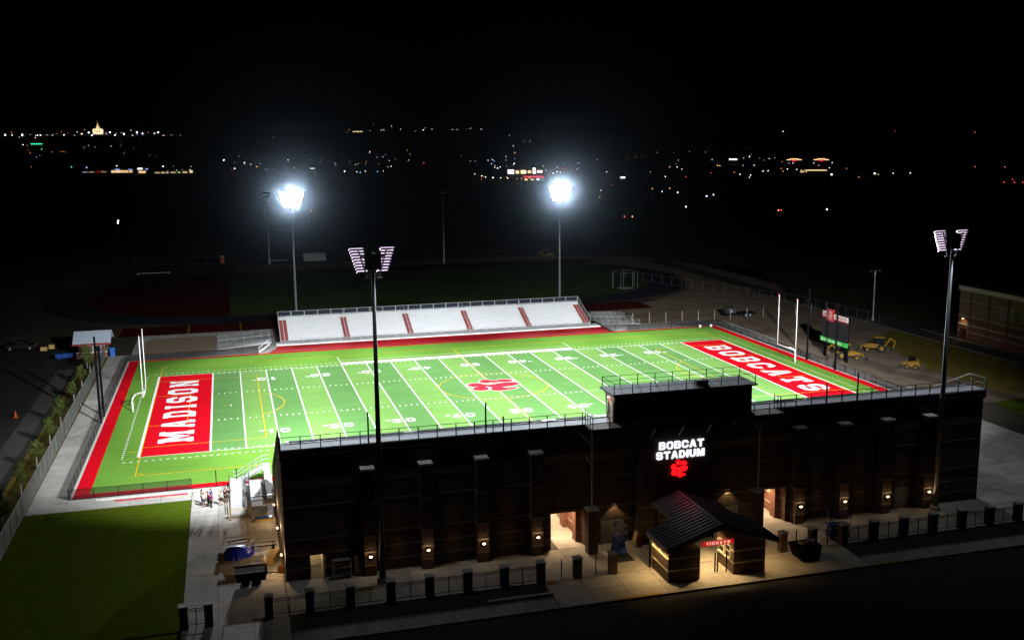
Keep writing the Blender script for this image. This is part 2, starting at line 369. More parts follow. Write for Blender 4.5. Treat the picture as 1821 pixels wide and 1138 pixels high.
# --- concrete walks laid in slabs with open joints over a sand bed
def slabs(name, x0, x1, y0, y1, sx, sy, m=CONC, z=0.0, skip=None):
    root = struct(name, MB().sheet(x0,x1,y0,y1,z-0.022), JOINT)
    nx = max(1, round((x1-x0)/sx)); ny = max(1, round((y1-y0)/sy)); cache = {}
    dx = (x1-x0)/nx; dy = (y1-y0)/ny; g = 0.02
    me = None
    for i in range(nx):
        for j in range(ny):
            cx = x0+(i+.5)*dx; cyy = y0+(j+.5)*dy
            if skip and skip(cx,cyy): continue
            if me is None:
                o = MB().box(-dx/2+g,dx/2-g,-dy/2+g,dy/2-g,-0.02,0).build('slab', m, None); me = o.data
            else:
                o = bpy.data.objects.new('slab', me); COL.objects.link(o)
            o.parent = root; o.location = (cx,cyy,z-0.001*random.random())
    return root
slabs('walkway_west', -65.65,-61.6,-43.5,46.0, 4.05,3.0)
slabs('walkway_south', -61.6,-47.8,-43.5,-39.6, 3.45,3.9)
slabs('forecourt_west', -47.75,-38.7,-82.3,-39.6, 3.0,3.3, skip=lambda x,y: False)
slabs('forecourt', -38.65,39.1,-76.9,-45.2, 3.9,3.5, skip=lambda x,y: y>-69.0 and not (-13<x<-7 or 8<x<16))
slabs('forecourt_mid', -15.3,16.4,-82.3,-76.95, 3.5,2.7)
slabs('pavement_west', -38.65,-15.4,-82.3,-80.25, 2.9,2.05, CONC2)
slabs('pavement_east', 16.5,60.0,-82.3,-80.25, 2.9,2.05, CONC2)
slabs('plaza_east', 39.2,63.0,-80.2,-34.5, 4.0,4.0, CONC2)
slabs('walkway_north', -61.5,-33.5,39.7,66.4, 4.0,4.0, CONC2)
slabs('walkway_east', 61.6,66.0,-34.4,44.0, 4.4,4.0, CONC2)
slabs('walkway_northeast', 37.5,61.55,39.7,64.0, 4.0,4.0, CONC2)
struct('sand_patch', MB().poly([(-60.4,44.6),(-45.4,44.6),(-45.4,62.2),(-58,62.2),(-59.6,60)],0.012), SAND)
struct('dirt_patch', MB().poly([(43,47.0),(61,46.0),(70,64),(47,66)],0.014), DIRT)
struct('dirt_bank', MB().poly([(62.5,14),(66,22),(76,24),(84,14),(78,-10),(70,-20),(64.2,-22)],0.012), DIRT)
# kerb along the road, planting beds
kb = struct('kerb_front', MB().box(-120,120,-82.62,-82.32,-0.06,0.13), CONC2)
for x0,x1 in ((-10.2,-5.7),(16.5,19.5)): MB().box(x0,x1,-82.63,-82.31,0.125,0.137).build('kerb_paint', YEMARK, kb)
MULCH = mat('mulch',(0.030,0.022,0.016),0.95,var=0.4,scale=3,bump=0.8,bscale=12)
for nm,x0,x1 in (('planting_bed_west',-38.9,-15.35),('planting_bed_east',16.45,60.0)):
    b_ = struct(nm, MB().sheet(x0,x1,-80.2,-77.0,-0.012), MULCH)
    MB().box(x0,x1,-80.26,-80.18,-0.06,0.08).build('edging', CONC2, b_)
slw = MB().box(-21.4,-15.3,-80.05,-79.7,-0.01,0.35).build('low_wall', CONC2); tag(slw,'low concrete seat wall at the corner of the west planting bed','wall')

# ================================================================== FIELD
field = struct('turf_field', MB().sheet(-59.5,59.5,-37.9,38.6,0.004), G3)
bm_ = MB()
for x0,x1,y0,y1 in ((-61.25,-59.5,-39.35,39.7),(59.5,61.25,-39.35,39.7),(-59.5,59.5,-39.35,-37.9),(-59.5,59.5,38.6,39.7)):
    MB().sheet(x0,x1,y0,y1,0.004).build('red_border', RED, field)
MB().sheet(-61.55,-61.25,-39.35,39.7,0.006).build('border_kerb', STONEW, field)
MB().sheet(61.25,61.55,-39.35,39.7,0.006).build('border_kerb', STONEW, field)
H = 24.384
for k in range(20):
    x0 = (-50+5*k)*YD; MB().sheet(x0,x0+5*YD,-H,H,0.009).build('turf_panel', G1 if k%2 else G2, field)
for s in (-1,1):
    a = 50*YD*s; b = 60*YD*s
    MB().sheet(min(a,b),max(a,b),-H,H,0.009).build('end_zone', RED, field)
Z = 0.014
for k in range(-9,10):
    if k == 0: continue
    MB().sheet(5*k*YD-0.095,5*k*YD+0.095,-H,H,Z).build('yard_line', WHT, field)
MB().sheet(-0.12,0.06,-H,H,Z).build('yard_line', WHT, field)
for s in (-1,1):
    MB().sheet(*sorted((50*YD*s,(50*YD+0.26)*s)),-H,H,Z).build('goal_line', WHT, field)
    MB().sheet(*sorted((60*YD*s,(60*YD+0.34)*s)),-H-0.14,H+0.14,Z).build('end_line', WHT, field)
    MB().sheet(-60*YD,60*YD,*sorted((H*s,(H+0.14)*s)),Z).build('side_line', WHT, field)
    # coaching box: thick white band and a thin outer line between the 25s
    MB().sheet(-25*YD,25*YD,*sorted(((H+0.15)*s,(H+1.75)*s)),Z).build('coach_band', WHT, field)
    MB().sheet(-25*YD,25*YD,*sorted(((H+3.55)*s,(H+3.68)*s)),Z).build('coach_line', WHT, field)
    for e in (-25,25): MB().sheet(e*YD-0.06,e*YD+0.06,*sorted(((H+1.76)*s,(H+7.2)*s)),Z).build('box_line', WHT, field)
    m1 = MB(); m2 = MB(); m3 = MB()
    for k in range(-49,50):
        if k % 5 == 0: continue
        x = k*YD
        m1.sheet(x-0.09,x+0.09,*sorted(((H-0.08)*s,(H-0.70)*s)),Z)
        m2.sheet(x-0.10,x+0.10,*sorted((8.15*s,8.75*s)),Z)
    m1.build('yard_tick', WHT, field)['kind'] = 'stuff'
    m2.build('hash_mark', WHT, field)['kind'] = 'stuff'
    for k in range(-62,63): 
        if abs(k) > 25: m3.sheet(k*YD-0.2,k*YD+0.2,*sorted(((H+1.85)*s,(H+2.1)*s)),Z)
    m3.build('restraint_dash', WHT, field)['kind'] = 'stuff'
    m4 = MB()
    for k in range(-27,28): m4.sheet(*sorted((56.92*s,57.16*s)),k*YD-0.16,k*YD+0.16,Z)
    m4.build('restraint_dash', WHT, field)['kind'] = 'stuff'
    MB().sheet(*sorted((47*YD*s-0.1*s,47*YD*s+0.1*s)),-0.5,0.5,Z).build('try_mark', WHT, field)
# soccer lines in yellow
ZY = 0.020; w = 0.06; SX = 60*YD-0.05; SY = 32.5
def yl(x0,x1,y0,y1): MB().sheet(min(x0,x1),max(x0,x1),min(y0,y1),max(y0,y1),ZY).build('soccer_line', YEL, field)
def arc(cx,cy_,r,a0,a1,nm='soccer_arc',n=48):
    m = MB(); k = n+1
    for rr in (r-w,r+w):
        for i in range(k):
            t = a0+(a1-a0)*i/n; m.v.append((cx+rr*math.cos(t), cy_+rr*math.sin(t), ZY+0.002))
    m.f = [(i,i+1,k+i+1,k+i) for i in range(n)]; m.build(nm, YEL, field)
for s in (-1,1):
    yl(-SX,SX,s*SY-w,s*SY+w); yl(s*SX-w,s*SX+w,-SY-w,SY+w)
    yl(s*SX,s*(SX-16.5),20.1-w,20.1+w); yl(s*SX,s*(SX-16.5),-20.1-w,-20.1+w); yl(s*(SX-16.5)-w,s*(SX-16.5)+w,-20.1,20.1)
    yl(s*SX,s*(SX-5.5),9.15-w,9.15+w); yl(s*SX,s*(SX-5.5),-9.15-w,-9.15+w); yl(s*(SX-5.5)-w,s*(SX-5.5)+w,-9.15,9.15)
    yl(s*(SX+0.5),s*(SX+1.6),-21.9,-21.75); yl(s*(SX+0.5),s*(SX+1.6),21.75,21.9)
    da = math.acos(5.5/9.15); c0 = 0 if s < 0 else math.pi
    arc(s*(SX-11),0,9.15,c0-da,c0+da); arc(s*(SX-11),0,0.12,0,2*math.pi,'penalty_spot',16)
    for t in (-1,1):
        q0 = {(-1,-1):0,(1,-1):math.pi/2,(1,1):math.pi,(-1,1):1.5*math.pi}[(s,t)]; arc(s*SX,t*SY,0.91,q0,q0+math.pi/2,n=10)
yl(0.0,0.14,-SY,SY); arc(0,0,9.15,0,2*math.pi,n=96)

# --- lettering (block letters drawn on a 10-unit grid; loops = outline + counters)
SLAB = {
'M':(12,[[(0,0),(4.2,0),(4.2,1.8),(3.4,1.8),(3.4,6),(6,1),(8.6,6),(8.6,1.8),(7.8,1.8),(7.8,0),(12,0),(12,1.8),(11.2,1.8),(11.2,8.2),(12,8.2),(12,10),(8.2,10),(6,5.6),(3.8,10),(0,10),(0,8.2),(.8,8.2),(.8,1.8),(0,1.8)]]),
'A':(11,[[(0,0),(4.2,0),(4.2,1.8),(3.5,1.8),(3.9,3),(7.1,3),(7.5,1.8),(6.8,1.8),(6.8,0),(11,0),(11,1.8),(10.3,1.8),(7.4,10),(3.6,10),(.7,1.8),(0,1.8)],[(4.6,4.9),(6.4,4.9),(5.5,7.6)]]),
'D':(10,[[(0,0),(7.5,0),(10,2.2),(10,7.8),(7.5,10),(0,10),(0,8.2),(.8,8.2),(.8,1.8),(0,1.8)],[(3.4,2.2),(6.4,2.2),(7.2,3),(7.2,7),(6.4,7.8),(3.4,7.8)]]),
'I':(5,[[(0,0),(5,0),(5,1.8),(3.9,1.8),(3.9,8.2),(5,8.2),(5,10),(0,10),(0,8.2),(1.1,8.2),(1.1,1.8),(0,1.8)]]),
'S':(10,[[(0,2),(2,0),(8,0),(10,2),(10,4.4),(8.4,6),(3,6),(2.7,6.3),(2.7,7.2),(3.2,7.7),(6.8,7.7),(7.3,7.2),(7.3,6.6),(10,6.6),(10,8),(8,10),(2,10),(0,8),(0,5.6),(1.6,4),(7,4),(7.3,3.7),(7.3,2.8),(6.8,2.3),(3.2,2.3),(2.7,2.8),(2.7,3.4),(0,3.4)]]),
'O':(10,[[(2.2,0),(7.8,0),(10,2.2),(10,7.8),(7.8,10),(2.2,10),(0,7.8),(0,2.2)],[(3.5,2.2),(6.5,2.2),(7.2,2.9),(7.2,7.1),(6.5,7.8),(3.5,7.8),(2.8,7.1),(2.8,2.9)]]),
'N':(11,[[(0,0),(4,0),(4,1.8),(3.2,1.8),(3.2,6),(7.6,0),(10.2,0),(10.2,8.2),(11,8.2),(11,10),(7,10),(7,8.2),(7.8,8.2),(7.8,4.2),(3.6,10),(0,10),(0,8.2),(.8,8.2),(.8,1.8),(0,1.8)]]),
'B':(10,[[(0,0),(8,0),(10,1.8),(10,4),(9,5),(10,6),(10,8.2),(8,10),(0,10),(0,8.2),(.8,8.2),(.8,1.8),(0,1.8)],[(3.4,2.1),(6.8,2.1),(7.3,2.6),(7.3,3.6),(6.8,4.1),(3.4,4.1)],[(3.4,5.9),(6.8,5.9),(7.3,6.4),(7.3,7.4),(6.8,7.9),(3.4,7.9)]]),
'C':(10,[[(0,2.2),(2.2,0),(7.8,0),(10,2.2),(10,3.8),(7.2,3.8),(7.2,2.9),(6.6,2.3),(3.4,2.3),(2.8,2.9),(2.8,7.1),(3.4,7.7),(6.6,7.7),(7.2,7.1),(7.2,6.2),(10,6.2),(10,7.8),(7.8,10),(2.2,10),(0,7.8)]]),
'T':(10,[[(2.2,0),(7.8,0),(7.8,1.8),(6.4,1.8),(6.4,7.9),(7.4,7.9),(7.4,6.4),(10,6.4),(10,10),(0,10),(0,6.4),(2.6,6.4),(2.6,7.9),(3.6,7.9),(3.6,1.8),(2.2,1.8)]]),
}
SANS = {
'0':SLAB['O'],'O':SLAB['O'],'C':SLAB['C'],'S':SLAB['S'],
'1':(7,[[(3.5,0),(6.5,0),(6.5,10),(3.8,10),(1,7.8),(1,5.6),(3.5,6.8)]]),
'2':(10,[[(0,0),(10,0),(10,2.3),(4.6,2.3),(10,5.8),(10,8),(8,10),(2,10),(0,8),(0,6.6),(2.7,6.6),(2.7,7.2),(3.2,7.7),(6.8,7.7),(7.3,7.2),(7.3,6.4),(0,2.4)]]),
'3':(10,[[(0,2),(2,0),(8,0),(10,2),(10,4),(9,5),(10,6),(10,8),(8,10),(2,10),(0,8),(0,6.8),(2.7,6.8),(3.2,7.7),(6.8,7.7),(7.3,7.2),(7.3,6.4),(6.8,6),(4,6),(4,4),(6.8,4),(7.3,3.6),(7.3,2.8),(6.8,2.3),(3.2,2.3),(2.7,3.2),(0,3.2)]]),
'4':(10,[[(5.4,0),(8.1,0),(8.1,2.2),(10,2.2),(10,4.4),(8.1,4.4),(8.1,10),(5,10),(0,4.4),(0,2.2),(5.4,2.2)],[(5.4,4.4),(5.4,7),(3,4.4)]]),
'5':(10,[[(0,2),(2,0),(8,0),(10,2),(10,4.6),(8.4,6.2),(2.7,6.2),(2.7,7.7),(9.4,7.7),(9.4,10),(0,10),(0,4),(6.8,4),(7.3,3.5),(7.3,2.8),(6.8,2.3),(3.2,2.3),(2.7,3),(0,3)]]),
'B':(9.6,[[(0,0),(7.6,0),(9.6,1.6),(9.6,4.2),(8.6,5.2),(9.2,6),(9.2,8.6),(7.4,10),(0,10)],[(3,2.1),(6.2,2.1),(6.7,2.6),(6.7,3.7),(6.2,4.2),(3,4.2)],[(3,6.1),(6,6.1),(6.4,6.5),(6.4,7.5),(6,7.9),(3,7.9)]]),
'T':(9.6,[[(3.3,0),(6.3,0),(6.3,7.6),(9.6,7.6),(9.6,10),(0,10),(0,7.6),(3.3,7.6)]]),
'A':(10.4,[[(0,0),(3,0),(3.7,2),(6.7,2),(7.4,0),(10.4,0),(6.9,10),(3.5,10)],[(4.3,4.2),(6.1,4.2),(5.2,7.2)]]),
'D':(9.6,[[(0,0),(6.6,0),(9.6,3),(9.6,7),(6.6,10),(0,10)],[(3,2.3),(5.6,2.3),(6.6,3.6),(6.6,6.4),(5.6,7.7),(3,7.7)]]),
'I':(3,[[(0,0),(3,0),(3,10),(0,10)]]),
'U':(9.6,[[(0,10),(0,2.4),(2.2,0),(7.4,0),(9.6,2.4),(9.6,10),(6.6,10),(6.6,3),(5.8,2.4),(3.8,2.4),(3,3),(3,10)]]),
'M':(11.8,[[(0,0),(2.8,0),(2.8,6),(4.8,0),(7,0),(9,6),(9,0),(11.8,0),(11.8,10),(7.8,10),(5.9,4.4),(4,10),(0,10)]]),
'K':(10,[[(0,0),(3,0),(3,3.2),(4,4.3),(6.6,0),(10,0),(6,6.2),(9.8,10),(6.2,10),(3,6.6),(3,10),(0,10)]]),
'E':(8.2,[[(0,0),(8.2,0),(8.2,2.3),(3,2.3),(3,3.9),(7.4,3.9),(7.4,6.1),(3,6.1),(3,7.7),(8.2,7.7),(8.2,10),(0,10)]]),
}
def lettering(text, font, width, height, fn, m, parent, name='letter', gap=2.2, depth=None, wf={}):
    """fn(a,b) maps a = along the word (0..width), b = up the letter (0..height) to 3D"""
    tot = sum(font[c][0]*wf.get(c,wf.get('*',1.0)) if c != ' ' else 5 for c in text) + gap*(len(text)-1)
    sx = width/tot; sz = height/10; x = 0; out = []
    for c in text:
        if c == ' ': x += 5+gap; continue
        wd, lp = font[c]; kf = wf.get(c,wf.get('*',1.0))
        out.append(MB().loops(lp, lambda px,py,x=x,kf=kf: fn((x+px*kf)*sx, py*sz), depth).build(name, m, parent))
        x += wd*kf+gap
    return out
ZL = 0.026
lettering('MADISON', SLAB, 38.3, 4.75, lambda a,b: (-48.2-b, -18.7+a, ZL), WHT, field, 'end_zone_letter', 3.7, None, {'M':1.0,'*':0.80})
lettering('BOBCATS', SLAB, 38.3, 4.75, lambda a,b: (48.2+b, 19.0-a, ZL), WHT, field, 'end_zone_letter', 3.8, None, {'*':0.88})
for k in range(-4,5):
    x = 10*k*YD; t = str(50-10*abs(k))
    for s in (-1,1):
        # near numerals read from the near side, far ones from the far side
        for i,c in enumerate(t):
            wd, lp = SANS[c]; sc = 1.35/10
            cx = (-1.05 if i == 0 else 1.05)
            m = MB().loops(lp, lambda px,py,cx=cx,wd=wd: (x + (-s)*(cx+(px-wd/2)*sc), s*17.0 + (-s)*(py-5)*0.21, ZL))
            m.build('yard_numeral', WHT, field)
        if k:
            d = -1 if k < 0 else 1
            m = MB(); ax = x+d*1.95
            m.add([(ax,s*16.75,ZL),(ax,s*16.15,ZL),(ax+d*0.95,s*16.45,ZL)],[(0,1,2)]); m.build('yard_arrow', WHT, field)
# --- paw emblem: toes and pad as ovals on a unit square (cx,cy,rx,ry,turn)
PAW = [(.40,.85,.12,.16,-.25),(.55,.80,.14,.10,.1),(.77,.79,.17,.125,-.15),(.15,.61,.155,.165,.3),(.27,.52,.12,.12,0),(.17,.28,.16,.165,.2),(.70,.47,.30,.165,.22),(.50,.42,.16,.16,0),(.50,.16,.17,.15,-.1),(.66,.11,.22,.07,.28)]
def oval_pts(cx,cy_,rx,ry,t,n=26,grow=0.0):
    return [(cx+(rx+grow)*math.cos(a)*math.cos(t)-(ry+grow)*math.sin(a)*math.sin(t), cy_+(rx+grow)*math.cos(a)*math.sin(t)+(ry+grow)*math.sin(a)*math.cos(t)) for a in [2*math.pi*i/n for i in range(n)]]
for i,p in enumerate(PAW):
    MB().poly([(-4.1+8.8*u,-4.0+8.6*v) for u,v in oval_pts(*p,grow=0.020)],0.026+0.0006*i).build('emblem_outline', WHT, field)
    MB().poly([(-4.1+8.8*u,-4.0+8.6*v) for u,v in oval_pts(*p)],0.034+0.0006*i).build('emblem_pad', mat('emblem_red',(0.66,0.03,0.05),1.0,var=0.06,spec=0.0), field)
# ================================================================== GRANDSTAND (near side, seen from behind)
X0, X1, YF = -38.5, 39.1, -69.6
gs = thing('grandstand','brick grandstand with tall piers and lit tunnels backing onto the forecourt','grandstand',(0.3,-57,0))
TL, TR = (-12.2,-8.6,3.75), (10.3,14.4,3.85)
def wallpart(x0,x1,z0,z1,m=BRK,nm='wall'): MB().box(x0,x1,YF,YF+0.5,z0,z1).build(nm, m, gs)
# front wall around the openings
DOORL = (-36.2,-35.0,2.3)
op = [DOORL, TL, TR]
xs = X0
for (a,b,h) in op:
    wallpart(xs,a,0,11.9); wallpart(a,b,h,11.9,nm='lintel_wall'); xs = b
wallpart(xs,X1,0,11.9)
# stone bands set proud of the brick, broken at the openings, piers and the sign tower
PX = [-30.62,-25.05,-19.5,-13.95,15.5,20.9,26.25,31.6]
def band(z,h,proud,breaks):
    cuts = sorted([(x-0.56,x+0.56) for x in PX]+[(-3.02,4.92)]+breaks); x = X0
    for a,b in cuts+[(X1,X1)]:
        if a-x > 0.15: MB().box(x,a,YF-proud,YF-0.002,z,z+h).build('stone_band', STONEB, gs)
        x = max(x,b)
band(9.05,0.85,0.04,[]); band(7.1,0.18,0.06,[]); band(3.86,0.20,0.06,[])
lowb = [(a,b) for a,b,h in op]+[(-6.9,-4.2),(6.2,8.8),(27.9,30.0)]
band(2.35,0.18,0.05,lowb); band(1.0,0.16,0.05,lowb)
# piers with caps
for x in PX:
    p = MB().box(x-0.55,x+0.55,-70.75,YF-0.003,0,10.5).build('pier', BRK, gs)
    MB().box(x-0.66,x+0.66,-70.88,YF-0.004,10.5,10.68).build('pier_cap', CAPLIT, p)
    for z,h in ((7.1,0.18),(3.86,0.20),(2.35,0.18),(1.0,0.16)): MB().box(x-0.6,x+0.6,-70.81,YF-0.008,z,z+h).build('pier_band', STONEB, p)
# side walls and ends
for xa,xb in ((X0,X0+0.5),(X1-0.5,X1)):
    MB().extr([(xa,YF+0.51,0),(xa,-46.5,0),(xa,-46.5,2.2),(xa,-66.5,11.9),(xa,YF+0.51,11.9)],(xb-xa,0,0)).build('side_wall', BRK, gs)
# fascia beam, top deck, guard rail along the back
MB().box(X0-0.1,X1+0.1,YF-0.25,YF+0.6,11.92,12.75).build('fascia_beam', BLK, gs)
MB().box(X0-0.1,X1+0.1,YF-0.3,YF+0.1,12.15,12.32).build('fascia_channel', DGREY, gs)
MB().box(X0,X1,YF-0.18,-67.75,12.76,12.90).build('deck', mat('deck_dull',(0.66,0.68,0.73),0.7,var=0.1,spec=0.1), gs)
for z in (14.1,13.55):
    MB().tube((X0,YF-0.2,z),(-8.7,YF-0.2,z),0.03).build('guard_rail', DGREY, gs); MB().tube((12.6,YF-0.2,z),(X1,YF-0.2,z),0.03).build('guard_rail', DGREY, gs)
x = X0
while x <= X1+0.01:
    if not (-8.9 < x < 12.4): MB().box(x-0.045,x+0.045,YF-0.29,YF-0.2,12.3,14.12).build('rail_post', DGREY, gs)
    x += (X1-X0)/42
# bench rows stepping down to the field
NROW = 22
for i in range(NROW):
    y = -67.4+0.92*i; z = 12.55-0.47*i
    MB().box(X0+0.5,X1-0.5,y-0.46,y+0.46,z-0.06,z).build('foot_deck', ALUD, gs)
    if i < 4:
        for (a,b) in ((-37.6,-26.6),(-25.2,-12.4),(-11.0,-6.8),(11.2,17.0),(18.4,24.6),(26.0,37.0)):
            MB().box(a,b,y-0.05,y+0.22,z+0.38,z+0.43).build('bench_plank', DGREY if i == 0 else ALUD, gs)  # first row darkened: its silhouette put into the colour
            m = MB()
            for k in range(int((b-a)/1.9)+1): m.box(a+0.2+1.9*k,a+0.26+1.9*k,y,y+0.1,z,z+0.38)
            m.build('bench_bracket', GALV, gs)
    else: MB().box(X0+1,X1-1,y-0.05,y+0.22,z+0.38,z+0.43).build('bench_plank', ALU, gs)
# concourse edge: bright first row under the rail is plain aluminium lit by the towers
MB().box(X0+0.6,X1-0.6,-67.6,-67.2,12.91,12.96).build('nosing', ALU, gs)
# side guard on the left and right ends: posts, sloping rail, mesh
for xa,m_,nm in ((X0-0.06,CHAINB,'side_mesh'),(X1+0.06,None,'')):
    pr = MB(); pr.tube((xa,-69.7,14.15),(xa,-67.2,14.15),0.035); pr.tube((xa,-67.2,14.15),(xa,-47,4.3),0.035)
    pr.tube((xa,-69.7,13.5),(xa,-67.2,13.5),0.025)
    for k in range(11):
        y = -69.7+2.25*k; zt = 14.15 if y < -67.2 else 14.15-(y+67.2)*0.4876
        pr.tube((xa,y,zt-2.2),(xa,y,zt),0.04)
    pr.build('side_rail', GALV if m_ is None else DGREY, gs)
    if m_: MB().quad((xa,-69.7,12.0),(xa,-69.7,14.1),(xa,-67.2,14.1),(xa,-47,4.25),(xa,-47,2.2),(xa,-67.2,12.0)).build(nm, mat('windscreen_dark',(0.02,0.026,0.03),0.7), gs)
# tall thin posts along the back rail
for x,zt in ((-30.34,15.7),(-18.92,15.7),(-17.16,14.2),(18.68,14.9),(22.47,15.75),(33.59,15.62)):
    MB().box(x-0.07,x+0.07,-69.98,-69.87,11.6,zt+0.25).build('net_post', GALV if x > 30 else DGREY, gs)
# tunnels: side walls with stone courses, ceiling, end wall
for (a,b,h) in (TL,TR):
    for xa,xb in ((a-0.5,a),(b,b+0.5)):
        t = MB().box(xa,xb,YF+0.502,-46,0,h+0.3).build('tunnel_wall', BRKR, gs)
        inx = xb if xa < a else xa
        for z,hh in ((2.2,0.3),(1.0,0.16)):
            MB().box(*sorted((inx,inx+(0.03 if xa<a else -0.03))),YF+0.51,-46,z,z+hh).build('tunnel_band', STONE, t)
    MB().box(a-0.5,b+0.5,YF+0.502,-46,h+0.3,h+0.5).build('tunnel_ceiling', CREAM, gs)
    for yy in (-68.4,-64.2): MB().box(b-0.55,b-0.001,yy,yy+1.0,0,h+0.28).build('pilaster', BRKR, gs)
    MB().box(b-0.08,b-0.001,-62.8,-61.0,0,2.3).build('tunnel_door', GREYDOOR, gs)
    for yy in (-66.5,-60.5,-54):
        fx = MB().box((a+b)/2-0.25,(a+b)/2+0.25,yy-0.6,yy+0.6,h+0.2,h+0.295).build('tunnel_light', WARM, gs)
        lamp('SPOT','tunnel_bulb',((a+b)/2,yy,h+0.12),1800,(1.0,0.70,0.40),fx,((a+b)/2,yy,0),0.25,R(165),0.6)
# small lit service room on the far left
MB().box(-36.6,-36.2,YF+0.502,-66.5,0,2.6).build('room_wall', CREAM, gs); MB().box(-35.0,-34.6,YF+0.502,-66.5,0,2.6).build('room_wall', CREAM, gs)
MB().box(-36.6,-34.6,-66.5,-66.3,0,2.6).build('room_wall', CREAM, gs); MB().box(-36.6,-34.6,YF+0.502,-66.5,2.6,2.7).build('room_ceiling', CREAM, gs)
d_ = MB().cbox((-34.95,YF-0.5,1.1),(0.05,1.0,2.15),rz=R(-16)).build('open_door', CREAM, gs)
fx = MB().box(-35.8,-35.4,-68.2,-67.8,2.5,2.59).build('room_light', WARM, gs); lamp('POINT','room_bulb',(-35.6,-68.0,2.35),55,(1.0,0.82,0.55),fx,size=0.1)
# roll-up and man doors
for a,b,h in ((-6.85,-4.25,2.55),(6.25,8.75,2.55),(27.95,29.95,2.4)):
    dr = MB().box(a,b,YF-0.03,YF-0.003,0,h).build('door', GREYDOOR, gs)
    MB().box(a-0.1,a,YF-0.06,YF-0.002,0,h+0.1).build('door_frame', DGREY, dr); MB().box(b,b+0.1,YF-0.06,YF-0.002,0,h+0.1).build('door_frame', DGREY, dr); MB().box(a,b,YF-0.06,YF-0.002,h,h+0.1).build('door_frame', DGREY, dr)
    for k in range(1,6): MB().box(a+0.02,b-0.02,YF-0.04,YF-0.031,h*k/6-0.012,h*k/6+0.012).build('door_rib', DGREY, dr)
# wall lamps on the piers and left flank
def sconce(x,y,z,dx,dy,w=22,par=gs):
    s_ = MB().box(x-0.12+0*dx,x+0.12,y-0.12,y+0.12,z-0.16,z+0.16).build('wall_lamp', DGREY, par)
    MB().ball((x+dx*0.11,y+dy*0.11,z),0.13,10,6,(1.3,1.0,0.75)).build('lens', WARM, s_, True)
    lamp('POINT','sconce_bulb',(x+dx*0.27,y+dy*0.27,z+0.05),w,(1.0,0.66,0.34),s_,size=0.05)
for x in PX: sconce(x,-70.87,2.02,0,-1)
for y in (-68.2,-61.0,-54.0): sconce(X0-0.12,y,2.1,-1,0,300)
# hooded wall packs above the roll-up doors
for x,z in ((-5.4,4.25),(7.4,4.45)):
    s_ = MB().extr([(x-0.2,YF-0.003,z),(x-0.2,YF-0.35,z),(x-0.2,YF-0.003,z+0.3)],(0.4,0,0)).build('wall_pack', DGREY, gs)
    MB().box(x-0.15,x+0.15,YF-0.28,YF-0.06,z-0.03,z-0.005).build('lens', glow('pack_lens',(1,0.75,0.45),2.0), s_)
    lamp('SPOT','pack_bulb',(x,YF-0.45,z-0.05),120,(1.0,0.70,0.36),s_,(x,YF-0.25,0),0.05,R(105),0.5)
# sign tower
st = MB().box(-3.0,4.9,-71.2,YF-0.003,0,11.9).build('sign_tower', BRK, gs)
for z,h in ((3.86,0.2),(2.35,0.18),(1.0,0.16)): MB().box(-3.04,4.94,-71.24,YF-0.01,z,z+h).build('stone_band', STONEB, st)
# steel columns on brick pillars that carry the press-box walkway
for x in (-8.55,9.9):
    c_ = MB().box(x-0.5,x+0.5,-72.1,-71.1,0,4.55).build('column_pillar', BRK, gs)
    MB().box(x-0.6,x+0.6,-72.2,-71.0,4.55,4.72).build('pillar_cap', STONEW, c_)
    m = MB(); m.tube((x,-71.6,4.7),(x,-71.6,12.6),0.09)
    for s_ in (-1,1): m.tube((x,-71.6,11.2),(x+1.4*s_,-71.6,12.6),0.06)
    m.tube((x,-71.6,9.0),(x,-69.7,9.6),0.05); m.build('steel_column', GALV, gs)
for x in (-2.2,0.9,4.0,7.0): MB().tube((x,YF-1.3 if x<5 else YF-0.02,10.9),(x+0.35,-71.9,12.55),0.07).build('strut', GALV, gs)

# ---------------- press box on its walkway
pb = thing('press_box','long black press box with railed roof deck on top of the grandstand','press box',(1.9,-69,12.6))
MB().box(-8.7,12.5,-72.1,YF-0.31,12.62,12.92).build('walkway', mat('timber_deck',(0.12,0.09,0.06),0.85,var=0.3,scale=5), pb)
MB().box(-8.75,12.55,-72.16,-72.101,12.5,12.95).build('walkway_edge', BLK, pb)
PBW = mat('press_box_cladding',(0.016,0.015,0.015),0.7,var=0.25,scale=0.7)
MB().extr([(-5.7,-70.45,12.93),(-5.7,-68.1,12.93),(-5.7,-67.6,15.75),(-5.7,-70.45,15.75)],(15.2,0,0)).build('body', PBW, pb)
MB().box(-5.78,-5.701,-70.4,-68.2,12.95,15.7).build('end_cladding', mat('red_cladding',(0.20,0.05,0.035),0.7,var=0.2,scale=3), pb)
dr = MB().box(-5.83,-5.781,-70.15,-69.3,12.95,15.0).build('door', CREAM, pb); MB().box(-5.86,-5.831,-69.45,-69.38,13.9,14.0).build('handle', GALV, dr)
MB().box(-5.83,-5.781,-68.75,-68.45,13.6,14.9).build('window', mat('pale_glass',(0.35,0.45,0.45),0.1), pb)
MB().box(-6.1,9.9,-70.85,-67.1,15.76,15.95).build('roof_deck', mat('roof_membrane',(0.075,0.075,0.078),0.8,var=0.15,scale=1.5), pb)
m = MB()
for z in (17.0,16.5):
    for a,b in (((-5.9,-70.7,z),(9.7,-70.7,z)),((-5.9,-67.3,z),(9.7,-67.3,z)),((-5.9,-70.7,z),(-5.9,-67.3,z)),((9.7,-70.7,z),(9.7,-67.3,z))): m.tube(a,b,0.025,n=6)
m.build('roof_rail', BLK, pb)
for i in range(9):
    for y in (-70.7,-67.3): MB().box(-5.9+1.95*i-0.035,-5.9+1.95*i+0.035,y-0.035,y+0.035,15.9,17.02).build('roof_post', BLK, pb)
